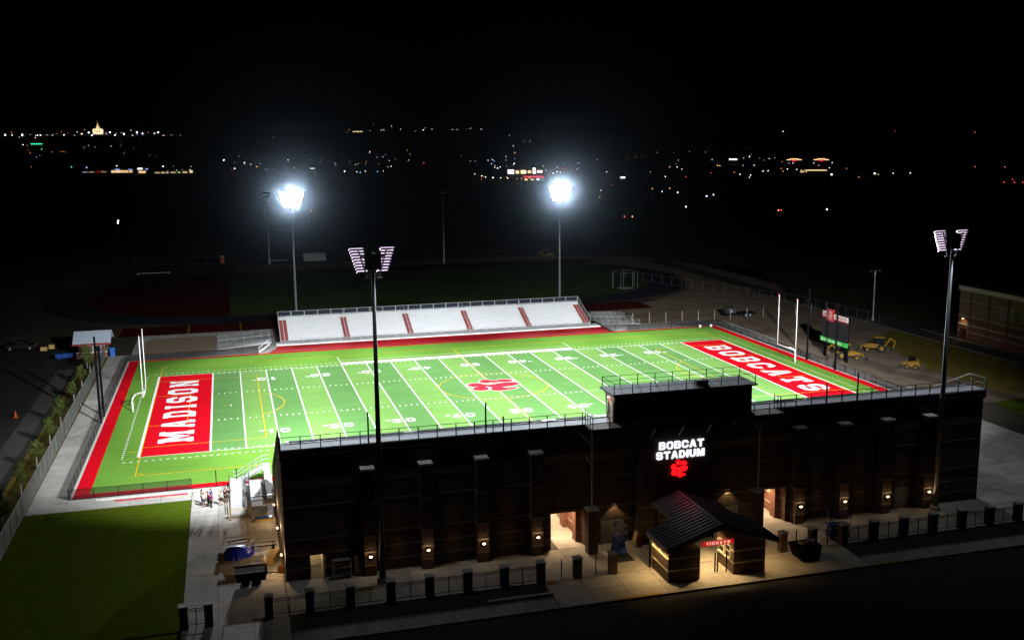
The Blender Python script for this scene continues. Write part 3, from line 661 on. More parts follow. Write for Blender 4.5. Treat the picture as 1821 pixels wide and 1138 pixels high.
MB().box(3.6,4.9,-69.6,-68.9,15.96,16.4).build('air_unit', DGREY, pb)
l_ = MB().box(-5.95,-5.84,-69.08,-68.92,15.22,15.34).build('door_lamp', glow('cold_lens',(1.0,0.86,0.78),9), pb)
lamp('POINT','door_bulb',(-6.15,-69.0,15.1),22,(1.0,0.82,0.66),l_,size=0.08)
m = MB()
for z in (14.05,13.5):
    m.tube((-8.65,-72.05,z),(12.45,-72.05,z),0.025,n=6); m.tube((-8.65,-72.05,z),(-8.65,-69.9,z),0.025,n=6); m.tube((12.45,-72.05,z),(12.45,-69.9,z),0.025,n=6)
m.build('walkway_rail', BLK, pb)
for i in range(13): MB().box(-8.68+1.757*i,-8.61+1.757*i,-72.09,-72.02,12.9,14.07).build('walkway_post', BLK, pb)
for y in (-71.3,-70.6,-69.9):
    for x in (-8.65,12.45): MB().box(x-0.035,x+0.035,y-0.03,y+0.03,12.9,14.4 if y>-71 else 14.07).build('walkway_post', BLK, pb)

# ---------------- illuminated sign
SG = thing('stadium_sign','illuminated white letters above a glowing red paw on the brick tower','sign',(1.1,-71.3,6.9))
LW = glow('sign_white',(0.90,0.92,1.0),1.2,True); LR = glow('sign_red',(1.0,0.004,0.006),3.0,True)
SD = (0,-0.12,0)
lettering('BOBCAT', SANS, 4.95, 0.80, lambda a,b: (-1.25+a,-71.26,9.96+b), LW, SG, 'letter', 1.6, SD)
lettering('STADIUM', SANS, 5.35, 0.80, lambda a,b: (-1.55+a,-71.26,8.94+b), LW, SG, 'letter', 1.6, SD)
for i,p in enumerate(PAW):
    MB().loops([oval_pts(*p,grow=-0.014)], lambda u,v: (0.15+1.82*u,-71.25,6.88+1.88*v), (0,-0.10-0.004*i,0)).build('paw_pad', LR, SG)

# ---------------- ticket booth
tb = thing('ticket_booth','brick ticket booth with dark ribbed metal roof and red tickets sign','ticket booth',(0.9,-78.4,0))
for a,b,y0,y1 in ((-4.15,-0.9,-80.35,-76.6),(2.6,5.95,-80.35,-77.0)):
    w_ = MB().box(a,b,y0,y1,0,3.1).build('wall', BRK, tb)
    for z,h in ((1.05,0.16),(2.25,0.16)): MB().box(a-0.035,b+0.035,y0-0.035,y1+0.035,z,z+h).build('stone_band', STONE, w_)
# roof: ridge front to back, left slope notched at the rear
ZE, ZR, XR = 3.62, 5.45, 0.85
def rz(x): return ZE+(ZR-ZE)*(1-abs(x-XR)/5.6) if True else 0
XL, XRR = XR-5.45, XR+6.0
def zs(x): return ZR-(ZR-ZE)*abs(x-XR)/5.5
YFr, YNo, YBk = -81.2, -76.3, -71.25
XN = -1.85
rf = MB()
def top(x,y): return (x,y,zs(x))
def bot(x,y): return (x,y,zs(x)-0.42)
L = [(XL,YFr),(XR,YFr),(XR,YBk),(XN,YBk),(XN,YNo),(XL,YNo)]
Rr = [(XR,YFr),(XRR,YFr),(XRR,-75.6),(XR+4.2,-75.6),(XR+4.2,YBk),(XR,YBk)]
for P in (L,Rr):
    n = len(P)
    rf.add([top(*p) for p in P]+[bot(*p) for p in P], [tuple(range(n)), tuple(range(2*n-1,n-1,-1))]+[(i,(i+1)%n,n+(i+1)%n,n+i) for i in range(n)])
roof = rf.build('roof', ROOFM, tb)
# standing seams run down the slope
y = YFr+0.15
while y < YBk-0.05:
    xe = XL if y < YNo else XN
    m = MB(); a = (XR-0.12,y,zs(XR-0.12)+0.03); b = (xe+0.01,y,zs(xe)+0.03)
    MB().extr([(a[0],y-0.03,a[2]-0.02),(b[0],y-0.03,b[2]-0.02),(b[0],y-0.03,b[2]+0.10),(a[0],y-0.03,a[2]+0.10)],(0,0.06,0)).build('roof_seam', ROOFM, roof)
    xe = XRR if y < -75.6 else XR+4.2
    b = (xe-0.01,y,zs(xe)+0.03); a = (XR+0.12,y,zs(XR+0.12)+0.03)
    MB().extr([(a[0],y-0.03,a[2]-0.02),(b[0],y-0.03,b[2]-0.02),(b[0],y-0.03,b[2]+0.10),(a[0],y-0.03,a[2]+0.10)],(0,0.06,0)).build('roof_seam', ROOFM, roof)
    y += 0.58
MB().box(XR-0.12,XR+0.12,YFr-0.01,YBk+0.01,ZR+0.01,ZR+0.09).build('ridge_cap', ROOFM, roof)
FAS = mat('grey_fascia',(0.30,0.28,0.27),0.6,var=0.06)
MB().box(XL-0.05,XL-0.003,YFr,YNo,zs(XL)-0.46,zs(XL)+0.02).build('fascia', FAS, roof); MB().box(XN-0.05,XN-0.003,YNo+0.06,YBk,zs(XN)-0.46,zs(XN)+0.02).build('fascia', FAS, roof)
MB().box(XRR+0.003,XRR+0.05,YFr,-75.6,zs(XRR)-0.46,zs(XRR)+0.02).build('fascia', BLK, roof)
for x,y in ((XL+0.25,-76.6),(XR+4.0,-71.6),(XN+0.2,-71.8)): MB().box(x-0.08,x+0.08,y-0.08,y+0.08,0,zs(x)-0.42).build('roof_post', BLK, tb)
# windows in the right block facing the passage
for k,y in enumerate((-79.7,-78.4)):
    wn_ = MB().box(2.55,2.597,y,y+0.95,1.45,2.55).build('window', GLASSD, tb)
    for (y0,y1,z0,z1) in ((y-0.06,y,1.4,2.6),(y+0.95,y+1.01,1.4,2.6),(y,y+0.95,2.55,2.6),(y,y+0.95,1.97,2.03)): MB().box(2.52,2.595,y0,y1,z0,z1).build('window_frame', CREAM, wn_)
    MB().box(2.35,2.6,y-0.05,y+1.0,1.32,1.395).build('window_sill', STONEW, wn_)
for x,y in ((1.2,-79.3),(1.45,-79.35),(2.25,-79.6)): MB().box(x-0.05,x+0.05,y-0.05,y+0.05,0,1.9 if x<2 else 2.0).build('turnstile_post', BLK, tb)
sg = MB().box(-0.75,2.5,-80.46,-80.38,3.2,3.66).build('ticket_sign', glow('ticket_red',(0.85,0.012,0.008),0.5), tb)
lettering('TICKETS', SANS, 2.5, 0.26, lambda a,b: (-0.38+a,-80.465,3.30+b), glow('ticket_white',(1.0,0.6,0.5),0.9), sg, 'sign_letter', 4.2, (0,-0.02,0))
e1 = MB().box(-4.32,-4.19,-80.2,-76.8,3.02,3.08).build('eave_light', glow('eave_lens',(1.0,0.74,0.40),7.0), tb)
for y in (-79.8,-78.4,-77.0): lamp('SPOT','eave_bulb',(-4.42,y,3.0),220,(1.0,0.62,0.23),e1,(-4.7,y,0),0.06,R(150),0.6)
for x,y in ((0.9,-79.3),(0.9,-77.3)):
    e2 = MB().box(x-0.3,x+0.3,y-0.1,y+0.1,4.3,4.38).build('canopy_light', glow('eave_lens',(1.0,0.74,0.40),7.0), tb)
    lamp('SPOT','canopy_bulb',(x,y,4.25),1150,(1.0,0.66,0.28),e2,(x,y-0.3,0),0.12,R(128),0.7)
e3 = MB().box(6.0,6.12,-80.0,-77.2,3.02,3.08).build('eave_light', glow('eave_lens',(1.0,0.74,0.40),7.0), tb)
for y in (-79.6,-77.6): lamp('SPOT','eave_bulb',(6.35,y,3.0),210,(1.0,0.62,0.23),e3,(6.6,y,0),0.08,R(150),0.6)

# ================================================================== FLOODLIGHT TOWERS
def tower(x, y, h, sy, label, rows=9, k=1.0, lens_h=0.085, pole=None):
    """sy: +1 shines towards +y, -1 towards -y; V-shaped banks of LED bars"""
    t = thing('floodlight_tower',label,'floodlight',(x,y,0),group='floodlight towers round the field')
    MB().tube((x,y,0),(x,y,h-0.3),0.31,0.14,n=14).build('pole', pole or GALV, t, smooth=True)
    MB().tube((x,y,0),(x,y,0.5),0.55,0.5,n=14).build('pole_base', CONC2, t)
    for s in (-1,1):
        # bank leans outwards going up
        fr = MB(); fr.tube((x+s*0.55*k,y,h-2.6*k),(x+s*1.35*k,y,h+0.05),0.07); fr.tube((x,y,h-2.35*k),(x+s*0.8*k,y,h-2.35*k),0.06); fr.tube((x,y,h-0.6),(x+s*1.15*k,y,h-0.6),0.06)
        fr.build('bracket_arm', GALV, t)
        for i in range(rows):
            f = i/(rows-1); z = h-2.15*k+2.15*k*f
            xc = x+s*(0.95+0.52*f)*k; hw = (0.50+0.16*f)*k
            lm = MB().cbox((xc,y+sy*0.28,z),(2*hw,0.34,0.09),rz=-s*sy*0.0,rx=R(-14)*sy).build('luminaire', BLK, t)
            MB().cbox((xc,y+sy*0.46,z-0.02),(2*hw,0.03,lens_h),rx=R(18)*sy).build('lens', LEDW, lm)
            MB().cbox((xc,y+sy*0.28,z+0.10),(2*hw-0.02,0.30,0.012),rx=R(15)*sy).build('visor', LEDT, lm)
    if sy < 0:  # added middle bank, fills the far array out to its bloom
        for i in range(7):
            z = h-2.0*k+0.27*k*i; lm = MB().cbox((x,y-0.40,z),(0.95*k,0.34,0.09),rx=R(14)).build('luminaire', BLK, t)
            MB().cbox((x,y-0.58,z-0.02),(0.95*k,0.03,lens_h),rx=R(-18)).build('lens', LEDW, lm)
    MB().box(x-0.75*k,x-0.18,y-0.35,y+0.05,h-1.75,h-0.15).build('driver_cabinet', BLK, t); MB().box(x+0.18,x+0.75*k,y-0.35,y+0.05,h-1.75,h-0.15).build('driver_cabinet', BLK, t)
    for s in (-1,1): MB().cbox((x+s*0.62,y,h-2.7*k),(0.5,0.3,0.12)).build('camera_box', GALV, t)
    return t
LC = (0.93,0.97,1.0)
def floods(t, x, y, h, aims, w, glare=None):
    for a in aims: lamp('SPOT','flood_beam',(x,y+(0.6 if y<0 else -0.6),h-1.0),w*a[2],LC,t,(a[0],a[1],0),0.9,R(a[3]),0.9)
t1 = tower(-29.75,-72.4,31.45,1,'dark floodlight tower with V shaped lamps standing by the left piers',k=0.95,pole=mat('dark_pole',(0.020,0.018,0.016),0.6,var=0.2))  # pole drawn as a silhouette, its unlit look put into the colour
t2 = tower(32.15,-71.4,30.95,1,'floodlight tower with V shaped lamps beside the rightmost pier',k=0.95,pole=mat('pole_steel',(0.12,0.125,0.12),0.6,metal=0.3,var=0.15))
t3 = tower(-26.8,87.0,28.9,-1,'blazing floodlight tower behind the left half of the far bleachers',k=1.35,lens_h=0.30)  # array and lenses enlarged to the size of their lens bloom
t4 = tower(39.9,84.8,28.9,-1,'blazing floodlight tower behind the right end of the far bleachers',k=1.35,lens_h=0.30)  # enlarged likewise, lens bloom put into the shape
floods(t1,-29.75,-72.4,31.45,[(-47,-22,0.85,58),(-40,4,0.75,42),(-16,-12,0.9,50),(4,2,0.8,42)],TOWER_W)
floods(t2,32.15,-71.4,30.95,[(50,-22,0.45,60),(44,4,0.8,42),(60,14,0.35,44),(20,-12,0.9,50),(0,2,0.8,42)],TOWER_W)
floods(t3,-26.8,87.0,28.9,[(-44,2,1.2,38),(-18,-4,1.5,38),(6,-4,1.5,36)],TOWER_W)
floods(t4,39.9,84.8,28.9,[(50,4,1.0,38),(26,-4,1.3,38),(2,-6,1.5,36)],TOWER_W)
for t,x,y,h in ((t1,-29.75,-72.4,31.4),(t2,32.15,-71.4,30.9)):
    lamp('SPOT','stray_light',(x+1.4,-71.5,h-2.8),SPILL_W*2.2,(0.85,0.93,1.0),t,(x+1.4,-71.9,0),0.5,R(150),1.0)
for t,x,y,h,ax in ((t3,-26.8,87.0,28.9,-20),(t4,39.9,84.8,28.9,0)):
    lamp('SPOT','glare',(x,y-1.6,h-1),GLARE_W,(0.78,0.90,1.0),t,(ax,-73,h+33),0.9,R(46),1.0)  # added spot; its scatter in the haze imitates lens bloom
# ================================================================== GOAL POSTS
def goalpost(x, s, label):
    g = thing('goal_post',label,'goal post',(x,0.2,0),group='goal posts')
    c = x-s*1.9      # plane of the crossbar, towards the field
    m = MB(); pts = [(x,0.2,0),(x,0.2,1.7)]
    for i in range(1,9):
        a = math.pi/2*i/8; pts.append((x-s*1.25*(1-math.cos(a)),0.2,1.7+1.25*math.sin(a)))
    pts.append((c,0.2,2.95))
    m.path(pts,0.13,10); m.build('gooseneck', WPAINT, g, True)
    MB().tube((c,-3.0,3.05),(c,3.4,3.05),0.10,n=10).build('crossbar', WPAINT, g, True)
    for y in (-2.95,3.35):
        MB().tube((c,y,3.0),(c,y,12.4),0.075,0.06,n=10).build('upright', WPAINT, g, True)
        MB().box(c-0.02,c+0.02,y+0.05,y+0.35,12.0,12.5).build('ribbon', mat('ribbon_red',(0.5,0.02,0.02)), g)
goalpost(-57.6,-1,'white goal post standing behind the MADISON end zone')
goalpost(57.6,1,'white goal post standing behind the BOBCATS end zone')
# net poles behind the goals
for x,y,h,l in ((-61.7,-5.0,13.0,'taller black net pole behind the left goal post'),(-61.7,-1.0,10.5,'shorter black net pole behind the left goal post'),
                (61.3,-7.0,12.0,'black net pole in front of the scoreboard'),(61.3,2.2,13.2,'black net pole directly behind the right goal post')):
    p = thing('net_pole',l,'pole',(x,y,0),group='net poles')
    MB().tube((x,y,0),(x,y,h),0.20,0.15,n=8).build('shaft', BLK, p); MB().tube((x,y,h),(x,y,h+0.15),0.14,0.05,n=8).build('cap', BLK, p)

# ================================================================== FAR BLEACHERS
bl = thing('bleachers','white aluminium bleachers with red aisle steps beyond the far sideline','bleachers',(1,52,0))
BX0, BX1, BY, BZ, NR_, RUN, RISE = -32.6, 35.2, 49.0, 0.45, 13, 0.66, 0.28
AIS = [-31.7,-18.9,-5.4,7.7,21.0,34.3]
for i in range(NR_):
    y = BY+RUN*i; z = BZ+RISE*i
    MB().box(BX0,BX1,y,y+RUN-0.02,z-0.05,z).build('foot_plank', BENCH, bl)
    MB().box(BX0,BX1,y+RUN-0.03,y+RUN,z,z+RISE-0.06).build('riser', mat('riser_grey',(0.52,0.53,0.55),0.7), bl)  # greyer than the planks so the row lines show
    for a,b in zip(AIS[:-1],AIS[1:]):
        n = 3; L_ = (b-a-1.4)/n
        for k in range(n):
            MB().box(a+0.7+L_*k+0.015,a+0.7+L_*(k+1)-0.015,y+0.28,y+0.55,z+0.40,z+0.45).build('bench_plank', BENCH, bl)
for a in AIS:
    st_ = MB(); ed = MB()
    for i in range(NR_*2-4):
        y = BY+RUN*i/2; z = BZ+RISE*i/2; x_ = 0.62 if a not in (AIS[0],AIS[-1]) else 0.75
        [st_.box(a+q*x_*0.54-x_*0.43,a+q*x_*0.54+x_*0.43,y+0.02,y+RUN/2-0.12,z+0.02,z+0.17) for q in (-1,1)]
    o = st_.build('aisle_steps', STEPR, bl); o['kind'] = 'stuff'
    if a not in (AIS[0],AIS[-1]):
        r_ = MB()
        for i in range(0,NR_,3):
            y = BY+RUN*i; z = BZ+RISE*i; r_.tube((a,y,z),(a,y,z+1.0),0.025,n=6); r_.tube((a,y,z+1.0),(a,y+RUN*1.6,z+1.0+RISE*1.6),0.025,n=6)
        r_.build('aisle_rail', ALU, bl)
YB = BY+RUN*NR_; ZB = BZ+RISE*NR_
# substructure and back guard
MB().box(BX0,BX1,YB,YB+0.1,ZB-0.25,ZB-0.05).build('back_beam', GALV, bl)
m = MB()
for i in range(15):
    x = BX0+0.3+(BX1-BX0-0.6)*i/14
    m.tube((x,BY+0.2,0),(x,BY+0.2,BZ),0.05,n=6); m.tube((x,YB,0),(x,YB,ZB),0.06,n=6); m.tube((x,BY+0.4,0.1),(x,YB,ZB-0.3),0.05,n=6); m.tube((x,(BY+YB)/2,0),(x,(BY+YB)/2,(BZ+ZB)/2-0.1),0.05,n=6)
m.build('frame', GALV, bl)
for i in range(25):
    x = BX0+(BX1-BX0)*i/24; MB().box(x-0.035,x+0.035,YB+0.05,YB+0.12,ZB-0.3,ZB+1.12).build('guard_post', ALU, bl)
m = MB()
for z in (1.10,0.1): m.tube((BX0,YB+0.08,ZB+z),(BX1,YB+0.08,ZB+z),0.035,n=6)
m.build('guard_rail', ALU, bl)
MB().quad((BX0,YB+0.09,ZB-0.2),(BX1,YB+0.09,ZB-0.2),(BX1,YB+0.09,ZB+1.08),(BX0,YB+0.09,ZB+1.08)).build('back_screen', mat('navy_screen',(0.010,0.016,0.028),0.8), bl)
for x in (BX0-0.05,BX1+0.05):
    m = MB(); m.tube((x,BY-0.2,BZ+1.05),(x,YB,ZB+1.1),0.05,n=6); m.tube((x,BY-0.2,BZ+0.1),(x,YB,ZB+0.1),0.03,n=6)
    for k in range(6):
        f = k/5; m.tube((x,BY+(YB-BY)*f,BZ+(ZB-BZ)*f-0.2),(x,BY+(YB-BY)*f,BZ+(ZB-BZ)*f+1.08),0.035,n=6)
    m.build('end_rail', ALU, bl)
    MB().quad((x,BY-0.2,BZ),(x,YB,ZB),(x,YB,ZB+1.05),(x,BY-0.2,BZ+1.0)).build('end_screen', mat('navy_screen',(0.010,0.016,0.028),0.8), bl)
MB().box(BX0-1.0,BX1+1.4,46.0,BY-0.005,0.12,0.26).build('front_walk', BENCH, bl)
MB().box(BX0-1.0,BX1+1.4,46.0,46.06,0.0,0.119).build('front_skirt', STONEW, bl)
m = MB(); 
for z in (1.28,0.8): m.tube((BX0+2.5,46.3,z),(BX1-1,46.3,z),0.025,n=6)
m.build('front_rail', GALV, bl)
for i in range(34):
    x = BX0+2.5+(BX1-BX0-3.5)*i/33; MB().box(x-0.03,x+0.03,46.27,46.33,0.26,1.3).build('front_post', GALV, bl)
# red rubber apron between bleachers and field, with a dark gutter along the turf
ap = struct('red_apron_front', MB().poly([(-35.3,40.1),(36.4,40.1),(36.9,45.95),(-33.2,45.95),(-34.0,43.0)],0.010), REDRUB)
MB().box(-35.3,36.4,39.75,39.95,0.0,0.07).build('gutter', DGREY, ap)
# aluminium ramps and landings at the ends of the bleachers
def rampset(name, label, x0, x1, y0, y1, s):
    r_ = thing(name,label,'ramp',((x0+x1)/2,(y0+y1)/2,0))
    MB().extr([(x0,y0,0.05),(x1,y0,0.62),(x1,y0,0.68),(x0,y0,0.11)],(0,(y1-y0)*0.45,0)).build('ramp_deck', ALUD, r_)
    MB().extr([(x0,y1-1.5,0.05),(x1,y1-1.5,0.62),(x1,y1-1.5,0.68),(x0,y1-1.5,0.11)],(0,1.5,0)).build('ramp_deck', ALUD, r_)
    for y in (y0,y0+(y1-y0)*0.45,y1-1.5,y1):
        m = MB()
        for z in (1.0,0.55): m.tube((x0,y,0.08+z),(x1,y,0.65+z),0.03,n=6)
        for k in range(7):
            f = k/6; x = x0+(x1-x0)*f; m.tube((x,y,0.05+0.57*f),(x,y,1.08+0.57*f),0.03,n=6)
        m.build('hand_rail', GALV, r_)
    return r_
rampset('access_ramp','grey aluminium access ramp at the left end of the far bleachers',-45,-34.6,46.2,57,1)
rampset('access_ramp','grey aluminium access ramp at the right end of the far bleachers',46,37.0,46.2,57,1)
sw = thing('stair_flight','short steel stair flight beside the left bleacher ramp','stairs',(-36.5,42.5,0))
for k in range(7): MB().box(-37.2+0.32*k,-36.9+0.32*k,40.6+0.7*k,42.0+0.7*k,0.08*k,0.08*k+0.06).build('tread', ALU, sw)
MB().path([(-37.3,40.6,0.9),(-35.2,45.4,1.5),(-34.2,46.2,1.5)],0.03,6).build('hand_rail', GALV, sw)

# ================================================================== FENCES
def chainfence(name, label, pts, h, step, mesh_m, post_m, r=0.03, rails=(1.0,), cat='fence', grp=None, low=True):
    c = Vector((sum(p[0] for p in pts)/len(pts), sum(p[1] for p in pts)/len(pts), 0))
    f = thing(name,label,cat,c,group=grp)
    for (xa,ya),(xb,yb) in zip(pts[:-1],pts[1:]):
        L_ = math.hypot(xb-xa,yb-ya); n = max(1,round(L_/step)); m = MB()
        for z in rails: m.tube((xa,ya,h*z),(xb,yb,h*z),r*0.9,n=6)
        if low: m.tube((xa,ya,0.08),(xb,yb,0.08),r*0.7,n=6)
        m.build('rail', post_m, f)
        if mesh_m: MB().quad((xa,ya,0.06),(xb,yb,0.06),(xb,yb,h),(xa,ya,h)).build('mesh', mesh_m, f)
        for k in range(n+1):
            x = xa+(xb-xa)*k/n; y = ya+(yb-ya)*k/n
            MB().tube((x,y,0),(x,y,h+0.03),r*1.25,n=6).build('post', post_m, f)
    return f
chainfence('chain_link_fence','tall grey chain link fence along the left walkway and saplings',[(-65.7,-80),(-65.75,-44),(-66.0,44)],2.4,3.2,CHAIN,mat('fence_steel',(0.26,0.27,0.27),0.6,metal=0.2),0.032)
PF = 'low black fences round the turf'
chainfence('perimeter_fence','low black fence along the left red border of the turf',[(-61.65,-39.45),(-61.65,-5.5),(-61.65,39.9)],1.25,2.9,CHAINB,BLK,grp=PF)
chainfence('perimeter_fence','low black fence along the near left edge of the turf',[(-61.6,-39.55),(-47.9,-39.55)],1.25,2.75,CHAINB,BLK,grp=PF)
chainfence('perimeter_fence','low black fence along the far edge left of the bleachers',[(-61.5,40.0),(-37.4,40.0)],1.2,3.0,CHAINB,BLK,grp=PF)
chainfence('perimeter_fence','low black fence along the far edge right of the bleachers',[(40.5,40.0),(61.4,40.0)],1.2,2.6,CHAINB,BLK,grp=PF)
chainfence('perimeter_fence','low black fence along the right red border of the turf',[(61.65,39.8),(61.65,2.0),(61.65,-36)],1.25,2.9,CHAINB,BLK,grp=PF)
for x,y in ((-45.0,-39.6),(-42.6,-39.6),(37.9,40.2)):
    g_ = thing('gate_post',{-45.0:'left black gate post on the near sideline beside the people',-42.6:'black gate post on the near sideline beside the stairs',37.9:'black gate post right of the far bleachers'}[x],'post',(x,y,0),group='gate posts')
    MB().tube((x,y,0),(x,y,2.0 if y<0 else 1.4),0.06,n=8).build('shaft', BLK, g_); MB().ball((x,y,2.02 if y<0 else 1.42),0.07,8,4).build('cap', BLK, g_)
# white wind screens tied to the right fence
ws = thing('windscreen','row of white wind screen panels tied to the right fence','screen',(61.9,-8,0))
WS = mat('white_vinyl',(0.55,0.55,0.54),0.7,var=0.08,scale=0.8)
for k in range(6):
    y = 1.8-3.1*k; m = MB(); n = 6; q = []
    for i in range(n+1):
        yy = y-3.0*i/n; b_ = 0.06*math.sin(i*1.7+k); sag = 0.12*math.sin(math.pi*i/n)+(0.45*(1-i/n) if k == 1 else 0)
        q += [(61.85+b_,yy,0.08),(61.85-b_*0.5,yy,1.22-sag)]
    m.v = q; m.f = [(2*i,2*i+2,2*i+3,2*i+1) for i in range(n)]; m.build('panel', WS, ws)
# rough post line of the unfinished fence beyond the right corner
for i in range(13):
    x = 44.5+3.9*i; y = 46.6-0.25*i if i < 6 else 45.1+0.2*(i-6)
    if i > 6: x += 0.4*(i-6)
    p_ = thing('fence_post',f'thin galvanised post of the unfinished fence, {ORD[i]} one right of the far bleachers','post',(x,y,0),group='unfinished fence posts behind the far right corner')
    MB().tube((x,y,0),(x,y,2.5),0.045,n=6).build('shaft', GALV, p_)
chainfence('boundary_fence','dim wire boundary fence along the dirt behind the scoreboard',[(72,120),(94,60),(96.5,30)],2.2,4.0,None,mat('dull_post',(0.10,0.11,0.11),0.6),0.03)
chainfence('boundary_fence','dim wire boundary fence beyond the running track',[(-90,200),(-20,202),(40,196),(72,172)],2.2,6.0,None,mat('dull_post',(0.10,0.11,0.11),0.6),0.035)

# pillars and picket panels along the road
PILX = [-47.5,-45.45,-40.4,-36.86,-33.3,-29.65,-26.1,-22.55,-19.05,-15.5,-11.87,-8.29,9.95,13.34,16.9,20.5,24.1,27.66,31.23,34.75,38.4]
land = {-47.5:'by the lawn, leftmost of all','-45':0}
def pil_label(i):
    x = PILX[i]
    if i == 0: return 'brick fence pillar at the lawn corner, leftmost of all'
    if i == 1: return 'brick fence pillar right of the short gate panel by the lawn'
    if i <= 9: return f'brick fence pillar with grey cap, {ORD[i-2]} one along the fence left of the tunnel'
    if i == 10: return 'free standing brick pillar in front of the left tunnel'
    if i == 11: return 'free standing brick pillar in front of the blue scissor lift'
    if i == 12: return 'free standing brick pillar just right of the ticket booth roof'
    if i == 13: return 'free standing brick pillar behind the black dumpster'
    return f'brick fence pillar with grey cap, {ORD[i-14]} one along the fence right of the dumpster'
proto = None
for i,x in enumerate(PILX):
    if proto is None:
        proto = thing('fence_pillar','', 'pillar',(0,0,0)); MB().box(-0.36,0.36,-0.36,0.36,0,1.95).build('shaft', BRK, proto); MB().box(-0.43,0.43,-0.43,0.43,1.95,2.08).build('cap', mat('grey_cap',(0.36,0.35,0.33),0.8,var=0.15), proto)
        o = proto
    else: o = copy_tree(proto)
    o.location = (x,-76.75,0); tag(o,pil_label(i),'pillar','brick pillars along the road fence')
pan = {}
def panel(x0,x1,label):
    p = thing('picket_fence',label,'fence',((x0+x1)/2,-76.75,0),group='black picket panels between the pillars')
    for z in (0.22,1.42,1.62): MB().box(x0,x1,-76.77,-76.73,z,z+0.045).build('rail', BLK, p)
    MB().box((x0+x1)/2-0.03,(x0+x1)/2+0.03,-76.78,-76.72,0,1.75).build('mid_post', BLK, p)
    m = MB(); k = x0+0.1
    while k < x1: m.box(k-0.01,k+0.01,-76.76,-76.74,0.12,1.72); k += 0.125
    m.build('picket', BLK, p)['kind'] = 'stuff'
panel(PILX[0]+0.37,PILX[1]-0.37,'short black picket panel between the two pillars by the lawn')
for i in range(2,9): panel(PILX[i]+0.37,PILX[i+1]-0.37,f'black picket fence panel, {ORD[i-2]} from the left along the bed left of the booth')
for i in range(14,20): panel(PILX[i]+0.37,PILX[i+1]-0.37,f'black picket fence panel, {ORD[i-14]} along the bed right of the blue lift')
for x,l in ((-13.4,'slim black gate post left of the free standing pillars'),(-9.95,'slim black gate post between the two free standing pillars'),(11.6,'slim black gate post behind the dumpster'),(15.2,'slim black gate post beside the dark blue lift')):
    g_ = thing('gate_post',l,'post',(x,-76.6,0),group='gate posts'); MB().box(x-0.04,x+0.04,-76.64,-76.56,0,1.9).build('shaft', BLK, g_); MB().box(x-0.05,x+0.05,-76.65,-76.55,1.9,1.95).build('cap', BLK, g_)
# ================================================================== STAIRS AND RAMPS AT THE LEFT END OF THE GRANDSTAND
RAMPD = mat('ramp_plank',(0.36,0.36,0.37),0.7,var=0.1,spec=0.1)
sr = thing('access_stair','white aluminium stair and switchback ramp at the left end of the grandstand','stairs',(-40.8,-45,0))
MB().extr([(-43.4,-50.2,0.05),(-43.4,-41.0,0.75),(-43.4,-41.0,0.82),(-43.4,-50.2,0.12)],(1.75,0,0)).build('ramp_deck', RAMPD, sr)
MB().box(-43.4,-41.3,-40.98,-39.4,0.76,0.83).build('landing', RAMPD, sr)
MB().extr([(-41.2,-41.0,0.82),(-41.2,-50.0,1.45),(-41.2,-50.0,1.52),(-41.2,-41.0,0.89)],(1.7,0,0)).build('ramp_deck', RAMPD, sr)
MB().box(-41.2,-38.62,-52.0,-50.05,1.46,1.53).build('landing', RAMPD, sr)
MB().box(-39.45,-38.62,-50.0,-38.6,2.05,2.12).build('landing', RAMPD, sr)
for k in range(9):
    MB().box(-42.4+0.33*k,-42.1+0.33*k,-40.2,-38.7,0.16*k+0.45,0.16*k+0.50).build('tread', ALU, sr)
    MB().box(-42.4+0.33*k,-42.37+0.33*k,-40.2,-38.7,0.16*k+0.30,0.16*k+0.449).build('riser', DGREY, sr)
m = MB()
for y in (-40.25,-38.65):
    m.path([(-43.0,y,1.35),(-42.5,y,1.4),(-39.5,y,3.1),(-38.6,y,3.15)],0.045,6); m.path([(-42.5,y,0.4),(-39.5,y,2.1)],0.07,6)
    for f in (0,0.25,0.5,0.75,1): m.tube((-42.5+3*f,y,0.45+1.6*f),(-42.5+3*f,y,1.4+1.7*f),0.035,n=6)
m.build('stair_rail', GALV, sr)
m = MB()
for x,za,zb,ya,yb in ((-43.45,0.1,0.8,-50.2,-41),(-41.62,0.1,0.8,-50.2,-41),(-41.22,0.87,1.5,-41,-50),(-39.48,0.87,1.5,-41,-50)):
    for dz in (1.0,0.5): m.tube((x,ya,za+dz),(x,yb,zb+dz),0.045,n=6)
    for k in range(6):
        f = k/5; m.tube((x,ya+(yb-ya)*f,0),(x,ya+(yb-ya)*f,za+(zb-za)*f+1.0),0.045,n=6)
for p in ((-41.2,-51.9),(-39.9,-51.9),(-38.7,-51.9)): m.tube((*p,0),(*p,2.5),0.035,n=6)
m.tube((-41.2,-51.95,2.5),(-38.65,-51.95,2.5),0.035,n=6); m.tube((-41.2,-51.95,2.05),(-38.65,-51.95,2.05),0.045,n=6)
m.build('ramp_rail', DGREY, sr)  # shadow side of the rails put into the dark grey
